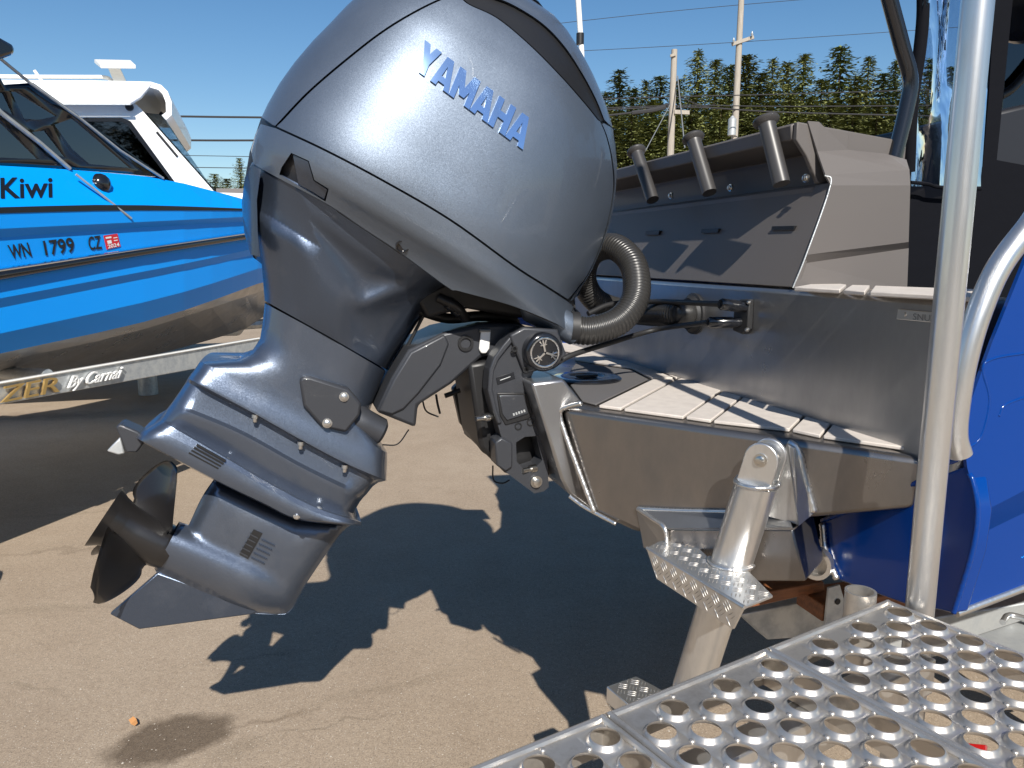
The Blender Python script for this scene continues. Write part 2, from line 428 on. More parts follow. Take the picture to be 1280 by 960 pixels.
# ================================================================== SETTING
def ground_mat():
    m = bpy.data.materials.new('ground'); m.use_nodes = True; nt = m.node_tree; b = nt.nodes['Principled BSDF']
    b.inputs['Roughness'].default_value = .9; b.inputs['Specular IOR Level'].default_value = .2
    g = nt.nodes.new('ShaderNodeNewGeometry'); P = g.outputs['Position']
    def noise(sc, det, ro=.6):
        n = nt.nodes.new('ShaderNodeTexNoise'); n.inputs['Scale'].default_value = sc; n.inputs['Detail'].default_value = det; n.inputs['Roughness'].default_value = ro
        nt.links.new(P, n.inputs['Vector']); return n.outputs['Fac']
    def ramp(v, stops):
        r = nt.nodes.new('ShaderNodeValToRGB'); e = r.color_ramp.elements
        while len(e) < len(stops): e.new(.5)
        for k, (p, c) in enumerate(stops): e[k].position = p; e[k].color = (*c, 1)
        nt.links.new(v, r.inputs[0]); return r.outputs[0]
    def mix(a, bb, f, mode='MIX'):
        x = nt.nodes.new('ShaderNodeMix'); x.data_type = 'RGBA'; x.blend_type = mode
        for s, v in ((6, a), (7, bb)):
            if hasattr(v, 'links'): nt.links.new(v, x.inputs[s])
            else: x.inputs[s].default_value = (*v, 1)
        if hasattr(f, 'links'): nt.links.new(f, x.inputs[0])
        else: x.inputs[0].default_value = f
        return x.outputs[2]
    base = ramp(noise(1.3, 8, .7), [(.3, (.295, .23, .168)), (.5, (.325, .257, .19)), (.72, (.355, .285, .213))])
    grain = ramp(noise(170, 5, .8), [(.32, (.55, .53, .51)), (.48, (.98, .98, .98)), (.56, (1.08, 1.08, 1.08)), (.70, (1.5, 1.48, 1.44))])
    c = mix(base, grain, 1.0, 'MULTIPLY')
    grain2 = ramp(noise(55, 3, .6), [(.34, (.82, .81, .80)), (.5, (1, 1, 1)), (.66, (1.12, 1.12, 1.11))]); c = mix(c, grain2, .6, 'MULTIPLY')
    patchy = ramp(noise(5.5, 6, .7), [(.35, (.88, .87, .86)), (.55, (1, 1, 1))]); c = mix(c, patchy, .6, 'MULTIPLY')
    v = nt.nodes.new('ShaderNodeTexVoronoi'); v.inputs['Scale'].default_value = 150; nt.links.new(P, v.inputs['Vector'])
    hi = nt.nodes.new('ShaderNodeMath'); hi.operation = 'LESS_THAN'; hi.inputs[1].default_value = .22; nt.links.new(v.outputs['Distance'], hi.inputs[0])
    sp = nt.nodes.new('ShaderNodeSeparateColor'); nt.links.new(v.outputs['Color'], sp.inputs[0])
    gt = nt.nodes.new('ShaderNodeMath'); gt.operation = 'GREATER_THAN'; gt.inputs[1].default_value = .80; nt.links.new(sp.outputs[0], gt.inputs[0])
    ml = nt.nodes.new('ShaderNodeMath'); ml.operation = 'MULTIPLY'; nt.links.new(hi.outputs[0], ml.inputs[0]); nt.links.new(gt.outputs[0], ml.inputs[1])
    c = mix(c, (.52, .46, .38), ml.outputs[0])
    lt = nt.nodes.new('ShaderNodeMath'); lt.operation = 'LESS_THAN'; lt.inputs[1].default_value = .16; nt.links.new(sp.outputs[0], lt.inputs[0])
    m2 = nt.nodes.new('ShaderNodeMath'); m2.operation = 'MULTIPLY'; nt.links.new(hi.outputs[0], m2.inputs[0]); nt.links.new(lt.outputs[0], m2.inputs[1])
    c = mix(c, (.15, .125, .10), m2.outputs[0])
    # dropped-water / oil stains: distorted ellipses with a shape of their own
    def stain(cx, cy, rx, ry, rot, dark, soft, amp):
        nonlocal c
        mp = nt.nodes.new('ShaderNodeMapping'); mp.vector_type = 'TEXTURE'; mp.inputs['Location'].default_value = (cx, cy, 0); mp.inputs['Rotation'].default_value = (0, 0, rot)
        mp.inputs['Scale'].default_value = (rx, ry, 1)
        nz = nt.nodes.new('ShaderNodeTexNoise'); nz.inputs['Scale'].default_value = 9; nz.inputs['Detail'].default_value = 5; nt.links.new(P, nz.inputs['Vector'])
        va = nt.nodes.new('ShaderNodeVectorMath'); va.operation = 'MULTIPLY_ADD'; va.inputs[1].default_value = (amp, amp, 0); nt.links.new(nz.outputs['Color'], va.inputs[0]); nt.links.new(P, va.inputs[2])
        sb = nt.nodes.new('ShaderNodeVectorMath'); sb.operation = 'SUBTRACT'; sb.inputs[1].default_value = (amp/2, amp/2, 0); nt.links.new(va.outputs[0], sb.inputs[0])
        nt.links.new(sb.outputs[0], mp.inputs[0])
        ln = nt.nodes.new('ShaderNodeVectorMath'); ln.operation = 'LENGTH'; nt.links.new(mp.outputs[0], ln.inputs[0])
        mr = nt.nodes.new('ShaderNodeMapRange'); mr.inputs['From Min'].default_value = 1; mr.inputs['From Max'].default_value = 1-soft; nt.links.new(ln.outputs['Value'], mr.inputs[0])
        c = mix(c, mix(c, dark, 1.0, 'MULTIPLY'), mr.outputs[0])
    p = onZ(212, 925, 0); stain(p.x, p.y, .205, .135, R(25), (.42, .40, .385), .30, .12)
    p = onZ(345, 897, 0); stain(p.x, p.y, .16, .018, R(22), (.72, .70, .68), .8, .10)
    p = onZ(60, 690, 0); stain(p.x, p.y, .5, .05, R(10), (.82, .81, .80), .8, .3)
    p = onZ(60, 520, 0); stain(p.x, p.y, .9, .25, R(6), (.7, .68, .66), .8, .4)
    for x_, y_, rx_, ry_, a_, k_ in ((420, 905, .30, .010, 20, .80), (120, 640, .7, .03, 12, .86), (330, 820, .35, .02, 15, .88), (40, 860, .25, .012, -12, .85), (300, 935, .10, .05, 30, .86), (80, 760, .9, .05, 8, .90), (480, 860, .4, .04, 24, .90)):
        p = onZ(x_, y_, 0); stain(p.x, p.y, rx_, ry_, R(a_), (k_, k_, k_-.01), .8, .14)
    nt.links.new(c, b.inputs['Base Color'])
    bp = nt.nodes.new('ShaderNodeBump'); bp.inputs['Strength'].default_value = .55; bp.inputs['Distance'].default_value = .004
    nt.links.new(noise(260, 4, .7), bp.inputs['Height']); nt.links.new(bp.outputs[0], b.inputs['Normal'])
    MATS['ground'] = m
ground_mat()
g = mesh('ground', [(-400, -200, 0), (400, -200, 0), (400, 900, 0), (-400, 900, 0)], [[0, 1, 2, 3]], 'ground'); g['kind'] = 'structure'

# ================================================================== OUTBOARD MOTOR
motor = thing('outboard_motor', 'tilted grey metallic outboard motor with black three-blade propeller clamped to the bare aluminium pod', 'outboard motor', bc(.62, 0, .9))
AX, AY = np.array((.8607, .509)), np.array((.509, -.8607)); O2 = np.array((545., 266.))
def rq(x, y): d0, d1 = x-545., y-266.; return d0*AX[0]+d1*AX[1], d0*AY[0]+d1*AY[1]
SQ = [-110, -95, -50, -12, 24, 72, 107, 135, 166, 207, 236, 265, 280, 288, 293]
SL = [-219, -224, -240, -248, -251, -248, -242, -235, -228, -213, -192, -160, -135, -112, -75]
SR = [240, 240, 236, 206, 205, 200, 192, 181, 165, 133, 99, 55, 25, 0, -75]
WQ = [-110, -80, -60, -48, -38, -28, -14, 0, 60, 120, 170, 215, 250, 275, 288, 293]
WV = [.188, .213, .235, .254, .271, .280, .286, .290, .2885, .279, .262, .236, .198, .148, .088, .0]
def pch(xs, ys):
    xs = np.array(xs, float); ys = np.array(ys, float)
    d = np.gradient(ys, xs)
    def f(x):
        x = min(max(x, xs[0]), xs[-1]); i = min(np.searchsorted(xs, x, 'right')-1, len(xs)-2); hh = xs[i+1]-xs[i]; t = (x-xs[i])/hh
        return (2*t**3-3*t*t+1)*ys[i]+(t**3-2*t*t+t)*hh*d[i]+(-2*t**3+3*t*t)*ys[i+1]+(t**3-t*t)*hh*d[i+1]
    return f
fSL, fSR, fW = pch(SQ, SL), pch(SQ, SR), pch(WQ, WV)
def cowl_h(x, y):
    r, q = rq(x, y); a, b = fSL(q), fSR(q)
    xi = min(1., abs((2*r-a-b)/max(b-a, 1)))
    return max(fW(q), 0)*(1-xi**2.9)**(1/2.3)
def sil(rr, qq): p = O2+AX*rr+AY*qq; return (p[0], p[1])
LEFT = [sil(fSL(q), q) for q in (-12, 10, 40, 72, 107, 135, 166, 190, 210, 236, 252, 265, 275, 283)]
TOPS = [sil(r, q) for r, q in ((-112, 288), (-95, 291), (-75, 293), (-50, 291.5), (-25, 290), (0, 288))]
RIGHT = [sil(fSR(q), q) for q in (280, 265, 250, 236, 222, 207, 190, 166, 135, 107, 72, 40, 10, -4)]
SEAM = [(345, 159), (407, 188), (481, 227), (563, 275), (642, 332), (681, 357), (709, 375)]
BANDIN = [(345, 158), (388, 113), (446, 64), (485, 35), (524, 12), (556, -3), (575, -9)]
VENT_L = [(575, -6), (587, 5), (622, 22), (661, 54), (700, 93), (731, 128), (748, 149)]
VENT_R = [(754, 150), (744, 125), (727, 93), (704, 58), (677, 30), (641, 7), (605, -8)]
sl = lambda L: [tuple(p) for p in smooth_line(L, 6)]
seam = sl(SEAM); bandin = sl(BANDIN); ventl = sl(VENT_L); ventr = sl(VENT_R)
def off(L, dx, dy): return [(x+dx, y+dy) for x, y in L]
panel_r = sl([(750, 152), (758, 172), (765, 205), (766, 240), (756, 290), (737, 338), (712, 373)])
# inner dark shell that shows in the seams
full_sil = LEFT+TOPS+RIGHT+[(722, 420), (700, 408), (640, 382), (575, 362), (501, 318), (411, 258), (327, 212), (306, 225), (312, 190)]
patch('inner_shell', [full_sil], lambda x, y: max(0, cowl_h(x, y)*.94-.012), 13, 'black', motor, both=True, skirt=0, rings=(2, 6))
side_panel = off(seam, .9, -1.1)+panel_r[::-1][1:]+off(ventl, -1, .8)[::-1]+off(bandin, 1.2, .8)[::-1][:-1]
patch('cowl_side_panel', [side_panel], cowl_h, 7, 'paint', motor, both='split', skirt=.012, rings=(1.5,))
lb = [sil(fSL(-8), -8)]+LEFT[1:]+TOPS+RIGHT[:7]+[(766, 160)]+off(ventr, 1.5, -.6)+off(bandin, -1, -1)[::-1]+[(341, 156)]
band = lb
patch('cowl_top', [band], cowl_h, 6, 'paint', motor, both=True, skirt=.012, rings=(.7, 2., 4.))
vent = off(ventl, 0, 0)+[(751, 152)]+off(ventr, 0, 0)
patch('air_vent', [vent], lambda x, y: max(.004, cowl_h(x, y)*.97-.009), 7, 'black', motor, both='split', skirt=0)
edge = [(766, 161)]+RIGHT[6:]+[(715, 376)]+panel_r[::-1][1:-1]+[(755, 153)]
edge = [(766, 161)]+[(x, y) for x, y in RIGHT[7:]]+[(714, 376)]+off(panel_r[::-1][1:-1], 1.6, .3)+[(755, 154)]
patch('cowl_front_edge', [edge], cowl_h, 5, 'paint', motor, both='split', skirt=.01, rings=(.8,))
# lower cowl ring
LATCH = [(349, 218), (352, 209), (364, 191), (386, 201), (393, 225), (411, 236), (407, 252)]
RING_B = [(317, 205), (327, 211), (349, 223), (411, 256), (454, 285), (501, 316), (560, 359), (575, 364), (640, 382), (690, 402), (708, 412)]
ring_b = sl(RING_B)
ring = off(seam, -.6, 1.2)+[(716, 382), (724, 396), (722, 414)]+ring_b[::-1]+[sil(fSL(-50)+.5, -50), sil(fSL(-30)+.3, -30), (326, 155), (343, 160)]
patch('lower_cowl', [ring], cowl_h, 3.5, 'paint', motor, both=True, skirt=.02, rings=(1.2,), holes=[LATCH])
patch('latch_recess', [LATCH], lambda x, y: cowl_h(x, y)-.022, 8, 'bracket', motor, skirt=0)
patch('cowl_latch', [[(366, 193), (385, 202), (392, 226), (409, 237), (405, 249), (388, 238), (373, 231)]], lambda x, y: cowl_h(x, y)-.006+.004*math.sin((x-366)/14), 6, 'paint_low', motor, skirt=.02)
p = onN(503, 307, cowl_h(503, 307)); lathe('cowl_plug', p-N*.004, N+Vector((0, 0, -.45)), [(0, .0135), (.0065, .0135), (.0065, .0115), (.002, .010)], 'gloss_black', motor, 24)
# rear lip below the ring
patch('rear_cover', [[(316, 207), (326, 212), (321, 250), (322, 290), (325, 321), (313, 318), (305, 290), (302, 255), (306, 222)]],
      lambda x, y: .15*max(0., 1-max(0, (327-x)/26)**2)**.5, 5, 'paint_low', motor, both='split', skirt=.02, rings=(1,))
# drive leg
LQ = [-260, -240, -203, -162, -127, -95, -40]; LL = [-105, -112, -131, -166, -200, -224, -235]
LQ2 = [-260, -242, -202, -157, -121, -90, -72, -40]; LR = [54, 50, 45.5, 46.5, 48.5, 57, 66, 90]
LW = pch([-260, -240, -203, -150, -100, -60], [.105, .108, .122, .150, .178, .198])
fLL, fLR = pch(LQ, LL), pch(LQ2, LR)
def tri_d(x, y, T):
    s = 0
    for (x1, y1), (x2, y2) in zip(T, T[1:]+T[:1]):
        L = math.hypot(x2-x1, y2-y1); c = ((x2-x1)*(y-y1)-(y2-y1)*(x-x1))/L; s += math.exp(-max(-60., min(60., c))/5.)
    d = -5.*math.log(s)
    return 3.*math.log(1+math.exp(d/3.))
def leg_h(x, y):
    r, q = rq(x, y); a, b = fLL(q), fLR(q); xi = min(1., abs((2*r-a-b)/max(b-a, 1)))
    h = LW(q)*(1-xi**3.2)**(1/2.4)
    d = tri_d(x, y, [(374, 262), (505, 352), (452, 382)])           # sculpted facets
    h -= .028*(1-math.exp(-d/16.))
    d = tri_d(x, y, [(362, 258), (440, 372), (428, 440), (372, 402)])
    h += .015*(1-math.exp(-d/14.))
    d = tri_d(x, y, [(440, 384), (522, 362), (500, 430), (470, 452), (438, 436)])
    h -= .020*(1-math.exp(-d/12.))
    k = min(1., max(0., (q+150)/55)); k = k*k*(3-2*k); h -= k*max(0., h-(cowl_h(x, y)-.006))
    return max(.0, h)
um = off(ring_b[:31], 0, -6)+[(566, 361), (549, 371), (527, 393), (507, 424), (483, 462), (410, 420), (331, 376), (327, 330), (317, 322), (306, 292), (305, 250), (309, 215)]
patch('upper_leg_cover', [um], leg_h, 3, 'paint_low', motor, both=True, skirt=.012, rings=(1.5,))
# lower leg, splash plates and anti-ventilation plate
LK = [([(331, 379), (410, 422), (482, 464)], (.121, 3.4)), ([(328, 405), (400, 447), (473, 486)], (.114, 3.4)), ([(325, 424), (390, 463), (466, 503)], (.111, 3.6)),
      ([(314, 441), (385, 482), (460, 520)], (.110, 5)), ([(296, 449), (370, 492), (459, 534)], (.110, 10)), ([(250, 452), (340, 492), (410, 527), (484, 566)], (.111, 26)),
      ([(243, 462), (330, 504), (400, 540), (484, 578)], (.116, 20)), ([(237, 470), (319, 514), (376, 546), (431, 575), (483, 597)], (.125, 26)), ([(235, 473), (319, 517.5), (376, 549.5), (431, 578.5), (483, 601)], (.125, 26))]
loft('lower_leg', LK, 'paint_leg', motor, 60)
LB = [([(235, 473), (319, 517.5), (376, 549.5), (431, 578.5), (482, 601)], (.124, 26)), ([(233, 477), (319, 520), (376, 552), (431, 581), (473, 603)], (.094, 24)), ([(225, 489), (310, 527), (376, 564), (466, 608)], (.096, 24)),
      ([(216, 502), (300, 537), (380, 581), (458, 618)], (.100, 24)), ([(213, 506), (300, 542), (380, 586), (454, 622)], (.113, 12)), ([(209, 511), (300, 548), (380, 592), (450, 627)], (.113, 12)),
      ([(203, 521), (290, 563), (345, 596), (441, 642)], (.097, 24)), ([(201, 523), (283, 570), (341, 604), (398, 633), (445, 649)], (.095, 24)),
      ([(200, 525), (283, 573), (341, 607), (398, 636), (452, 653)], (.124, 26)), ([(187, 533), (283, 581), (341, 614), (398, 642), (452, 656)], (.130, 26))]
loft('splash_plate', LB, 'paint_leg', motor, 60)
LA = [([(187, 533), (283, 581), (341, 614), (398, 642), (452, 656)], (.1295, 26)), ([(180, 537), (277, 586), (338, 618), (394, 645), (452, 656.5)], (.132, 26)), ([(173, 543), (270, 593), (335, 625), (390, 648), (452, 657)], (.132, 26)), ([(170, 547), (266, 598), (330, 629), (372, 648), (440, 656)], (.127, 26)),
      ([(171, 549), (267, 600), (330, 631), (372, 650), (436, 657)], (.03, 8))]
loft('anti_ventilation_plate', LA, 'paint_leg', motor, 60)
for x, y in ((319, 521), (376, 555), (431, 584)): bolt_head('plate_bolt', onN(x, y, .112), Vector((-.1, -.1, -1)), .005, .010, 'bolt', motor)
for x, y in ((283, 577), (341, 611), (398, 638)): bolt_head('plate_bolt', onN(x, y, .110), N, .0055, .012, 'bolt', motor)
bolt_head('plate_bolt', onN(371, 645, .128), N, .005, .006, 'bolt', motor)
for k in range(4):
    a, b = np.array((236+k*3.2, 566-k*3.2)), np.array((273+k*3, 586-k*3))
    nrm = np.array((-.5, .87))*1.0
    slab('exhaust_slot', [onN(*(a+nrm), .1335), onN(*(b+nrm), .1335), onN(*(b-nrm), .1335), onN(*(a-nrm), .1335)], -N*.012, 'black', motor)
# gearcase
GA, GB = np.array((206., 683.)), np.array((362., 753.)); gd = (GB-GA)/np.hypot(*(GB-GA)); gn = np.array((-gd[1], gd[0]))
GC = [(268, 598), (252, 622), (236, 656), (224, 655), (209, 683), (193, 711), (197, 718), (244, 740), (290, 758), (314, 766), (345, 768), (358, 767), (366, 760), (380, 734), (406, 695), (426, 667), (441, 652), (372, 646), (330, 628)]
def gear_h(x, y):
    d = np.array((x, y))-GA; s = d@gd; n = d@gn
    rad = 31*(1 if s < 95 else max(0, 1-((s-95)/78)**2.4)**.5)
    hb = .00168*math.sqrt(max(0, rad*rad-n*n))
    dd = float(bdist([(x, y)], GC)[0]); hs = .040*(1-math.exp(-dd/9))*(.8+.2*math.tanh(-n/60))
    k = .010; return max(0, .5*(hb+hs+math.sqrt((hb-hs)**2+k*k))-.5*k)
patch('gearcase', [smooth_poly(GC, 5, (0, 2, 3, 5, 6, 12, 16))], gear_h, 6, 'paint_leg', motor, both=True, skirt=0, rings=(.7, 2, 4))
plate('skeg', [(197, 716), (137, 768), (174, 787), (316, 768), (330, 760), (250, 735)], -.007, .007, 'paint_low', motor, .003)
grate = patch('water_intake', [[(317, 662), (328, 667), (310, 699), (299, 693)]], lambda x, y: gear_h(x, y)+.003, 6, 'black', motor, skirt=.006)
for k in range(5):
    a = np.array((314.5, 668.))+np.array((-14., 25.))*k/4.4; slab('intake_bar', [onN(a[0]+dx, a[1]+dy, gear_h(*a)+.0052) for dx, dy in ((-2, -1), (8, 4.2), (8, 6), (-2, .8))], -N*.003, 'bracket', grate)
    b = a+np.array((12., 6.)); slab('intake_rib', [onN(b[0]+dx, b[1]+dy, gear_h(*(b+np.array((4., 2.))))+.0045) for dx, dy in ((0, 0), (17, 8), (17, 9), (0, 1))], -N*.006, 'paint_low', motor)
# trim tab / anode
plate('trim_tab', [(144, 534), (150, 530), (171, 539), (184, 548), (171, 566), (157, 566), (150, 548)], -.03, .03, 'bracket', motor, .004)
plate('anode', [(133, 564), (150, 547), (156, 567), (148, 569)], -.02, .025, 'galvanised', motor, .003)
# propeller
H0, H1 = onN(208, 684, 0), onN(132, 647, 0); ax = (H1-H0).normalized(); Lh = (H1-H0).length
hubc = lathe('propeller_hub', H0, ax, [(-.012, .046), (.004, .049), (.01, .050), (Lh*.5, .0475), (Lh*.72, .050), (Lh*.88, .057), (Lh*1.0, .067), (Lh*1.03, .069), (Lh*1.03, .064), (Lh*.6, .045)], 'prop_black', motor, 48)
eu = (UP-ax*UP.dot(ax)).normalized(); ew = (N-ax*N.dot(ax)).normalized()
def blade(ang, name):
    e = eu*math.sin(ang)+ew*math.cos(ang); t_ = ax.cross(e)
    V = []; Fs = []; nr, nc = 14, 12; Rt = .172
    for side in (1, -1):
        for i in range(nr+1):
            s = i/nr; r = .044+(Rt-.044)*s
            ch = max(.188*math.sqrt(max(1e-4, 1-((s-.52)/.50)**2)), .125*(1-1.1*s), .02); pitch = math.atan2(.46/(2*math.pi), r); th = .0045*(1-.7*s)
            for k in range(nc+1):
                c = (k/nc-.5); a_off = c*ch; skew = .02*s*s
                p_ax = Lh*.42+.016*s+a_off*math.sin(pitch)+.004*side*0
                arc = (a_off*math.cos(pitch)-skew)/r
                cc = e*math.cos(arc)+t_*math.sin(arc)
                nrm_ = (ax*math.cos(pitch)-(e.cross(ax))*0-(-e*math.sin(arc)+t_*math.cos(arc))*math.sin(pitch))
                V.append(H0+ax*p_ax+cc*r+nrm_*(th*(1-(2*c)**2)*side*.5+.007*(2*c)**2*(1 if True else 0)))
    n0 = (nr+1)*(nc+1)
    for q in (0, 1):
        for i in range(nr):
            for k in range(nc):
                a = q*n0+i*(nc+1)+k; f = [a, a+1, a+nc+2, a+nc+1]; Fs.append(f if q == 0 else f[::-1])
    for i in range(nr):
        for k in (0, nc):
            a = i*(nc+1)+k; Fs.append([a, a+nc+1, a+nc+1+n0, a+n0])
    for k in range(nc): a = nr*(nc+1)+k; Fs.append([a, a+1, a+1+n0, a+n0])
    return mesh('propeller_blade', V, Fs, 'prop_black', hubc, True)
for a in (92, -28, 212): blade(R(a), '')
# lower mount
mc = plate('mount_cover', [(374, 476), (378, 470), (388, 471), (436, 486), (452, 505), (450, 519), (433, 541), (402, 534), (379, 507)], .09, .128, 'bracket', motor, .006)
for x, y in ((430, 496), (409, 529)): bolt_head('cover_bolt', onN(x, y, .129), N, .007, .007, 'bolt', mc)
lathe('mount_rubber', onN(438, 522, .07), (onN(486, 545, .07)-onN(438, 522, .07)), [(0, .034), (.01, .037), (.04, .034), (.075, .032), (.082, .024)], 'bracket', motor, 24)
# swivel bracket and clamp brackets
SW = [(470, 515), (490, 472), (511, 437), (556, 415), (603, 405), (650, 404), (664, 412), (640, 430), (620, 444), (603, 446), (565, 480), (540, 496), (523, 507), (520, 535), (490, 523)]
swb = plate('swivel_bracket', SW, -.10, .095, 'bracket', motor, .008)
plate('swivel_face', [(473, 514), (492, 474), (513, 440), (556, 418), (562, 430), (552, 456), (524, 492), (505, 512), (490, 519)], .09, .101, 'bracket', swb, .005)
p = onN(582, 429, .096); lathe('tilt_socket', p, N, [(-.01, .018), (.004, .018), (.004, .012), (-.008, .010)], 'black', swb, 20)
plate('tilt_lever', [(602, 412), (614, 412), (612, 436), (608, 442), (602, 442), (599, 437)], .096, .104, 'white_print', swb, .003)
p = onN(606, 413, .105); tube('tilt_lever_pin', [p-F*.012, p+F*.012], .004, 'steel', swb, 8)
CL = [(655, 410), (641, 417), (629, 431), (618, 446), (612, 462), (610, 488), (617, 515), (622, 530), (627, 547), (619, 553), (621, 582), (632, 590), (668, 617), (680, 614), (686, 609), (684, 575), (680, 530), (671, 497), (662, 477), (668, 462), (700, 440), (697, 412)]
hole_low = [(645, 553), (656, 546), (670, 545), (678, 575), (671, 583), (656, 588), (646, 577)]
clamp = patch('clamp_bracket', [CL], lambda x, y: .165, 60, 'bracket', motor, skirt=.05, holes=[hole_low], normals=False)
for pl in clamp.data.polygons: pl.use_smooth = False
plate('clamp_recess_frame', [(621, 491), (659, 491), (667, 517), (661, 524), (632, 532), (625, 520)], .15, .1675, 'black', clamp, .002)
plate('clamp_recess_plate', [(624, 494), (655, 494), (661, 517), (634, 526), (628, 518)], .16, .1705, 'bracket', clamp, .002)
for k in range(5): plate('cast_mark', [(641+3.3*k, 517-1.1*k), (643+3.3*k, 516.4-1.1*k), (643.8+3.3*k, 519.4-1.1*k), (641.8+3.3*k, 520-1.1*k)], .168, .1712, 'galvanised', clamp, .0002)
plate('clamp_rib', [(655, 410), (641, 417), (629, 431), (618, 446), (612, 462), (610, 488), (617, 515), (622, 530), (628, 529), (622, 513), (616, 487), (618, 463), (624, 449), (635, 435), (646, 422), (658, 415)], .16, .172, 'bracket', clamp, .003)
plate('clamp_foot', [(619, 553), (627, 547), (641, 554), (641, 584), (632, 590), (621, 582)], .13, .173, 'bracket', clamp, .004)
plate('clamp_backing', [(634, 540), (678, 536), (686, 596), (664, 608), (632, 584)], .06, .10, 'black', motor, .004)
plate('warning_label', [(620, 472), (642, 465), (644, 473), (622, 481)], .16, .167, 'black_print', clamp, .0005)
plate('label_line', [(625, 475), (638, 470.4), (638.3, 471.3), (625.3, 476)], .16, .1678, 'galvanised', clamp, .0002)
for x, y in ((647, 532), (662, 527)): lathe('bracket_hole', onN(x, y, .160), N, [(0, .0085), (.0075, .0085), (.0075, .006), (.002, .006)], 'black', clamp, 16)
for (x, y, w) in ((604, 521, .15), (662, 585, .15)):
    p = onN(x, y, w); lathe('clamp_bolt', p+F*.03, -F+N*.35, [(0, .006), (.02, .006), (.02, .010), (.034, .010), (.034, .006), (.055, .006)], 'steel', motor, 12)
p = onN(670, 602, .166); lathe('clamp_washer', p, N, [(0, .014), (.004, .014), (.004, .009), (.012, .009), (.013, .006)], 'steel', clamp, 18)
fc = slab('far_clamp_bracket', [mirror(onN(x, y, .165)) for x, y in CL], N*.04, 'black', motor)
plate('tilt_ram_body', [(585, 455), (612, 450), (640, 540), (655, 600), (632, 592), (600, 560)], -.09, .10, 'black', motor, .01)
plate('transom_clamp_plate', [(566, 486), (575, 478), (610, 500), (640, 590), (604, 566), (576, 530)], -.14, -.11, 'black', motor, .005)
p = onN(585, 452, .05); tube('tilt_rod', [p, onN(604, 495, .05)], .008, 'steel', motor, 12)
p = onN(556, 495, 0); tube('tilt_pin', [p, onN(575, 488, 0)], .006, 'black', motor, 8)
# tilt-tube cap with emblem
plate('cap_plate', [(637, 419), (655, 409), (697, 412), (709, 444), (691, 459), (656, 468)], .16, .178, 'bracket', clamp, .005)
for x, y in ((643, 436), (657, 462), (701, 450)): lathe('cap_screw', onN(x, y, .179), N, [(0, .007), (.003, .007), (.003, .004), (0, .003)], 'black', clamp, 14)
pc = onN(674, 438, .17); cap = lathe('pivot_cap', pc, N, [(0, .043), (.03, .043), (.038, .041), (.041, .037), (.041, .034), (.038, .033)], 'gloss_black', motor, 40)
ec = pc+N*.0395
lathe('emblem_ring', ec-N*.002, N, [(0, .0335), (.003, .0335), (.0035, .031), (.003, .0295), (0, .0295)], 'chrome', cap, 40)
for k in range(3):
    a = R(90+120*k+12); d1 = F*math.cos(a)+UP*math.sin(a); d2 = N.cross(d1)
    tip = ec+d1*.028
    slab('emblem_fork', [ec+d1*.002+d2*.0022+N*.003, tip+d2*.0016+N*.003, tip-d2*.0016+N*.003, ec+d1*.002-d2*.0022+N*.003], -N*.003, 'chrome', cap)
    for s in (1, -1):
        j = ec+d1*.013; q = ec+d1*.027+d2*s*.0075
        slab('emblem_prong', [j+d1*.0015+N*.0028, q+d2*.0016+N*.0028, q-d2*.0016+N*.0028, j-d1*.0022+d2*s*.001+N*.0028], -N*.0028, 'chrome', cap)
    # bridge between prongs
    s1, s2 = ec+d1*.016+d2*.0075, ec+d1*.016-d2*.0075
    slab('emblem_bar', [s1+N*.0026, s2+N*.0026, s2+d1*.002+N*.0026, s1+d1*.002+N*.0026], -N*.0026, 'chrome', cap)
# dark works under the cowl
plate('powerhead_tray', [(520, 372), (560, 352), (640, 376), (705, 404), (640, 396), (585, 386), (556, 392), (535, 398)], -.10, .10, 'black', motor, .008)
tube('steering_hose', [onN(548, 372, .10), onN(570, 383, .11), onN(582, 398, .08)], .011, 'black', motor, 12, 6)
lathe('hose_coupling', onN(560, 378, .105), onN(583, 396, .09)-onN(560, 378, .105), [(0, .014), (.012, .014), (.012, .012), (.02, .012), (.02, .015), (.034, .015)], 'gloss_black', motor, 16)
tube('wiring_loom', [onN(524, 388, .04), onN(560, 398, .03), onN(600, 395, .03), onN(645, 398, .02)], .012, 'black', motor, 10, 6)
tube('shift_rod', [onN(534, 385, .04), onN(487, 476, .04)], .004, 'black', motor, 8)
tube('ground_wire', [onN(478, 556, .06), onN(497, 555, .06), onN(511, 537, .06)], .0018, 'black', motor, 6, 6)
tube('drain_tube', [onN(528, 500, 0), onN(533, 514, 0), onN(548, 521, 0)], .0022, 'black', motor, 6, 5)
tube('drain_tube', [onN(545, 493, 0), onN(547, 505, 0), onN(550, 517, 0)], .003, 'black', motor, 6, 5)
tube('drain_tube', [onN(616, 582, .0), onN(617, 600, .0), onN(628, 604, .0), onN(637, 600, .0)], .002, 'black', motor, 6, 5)
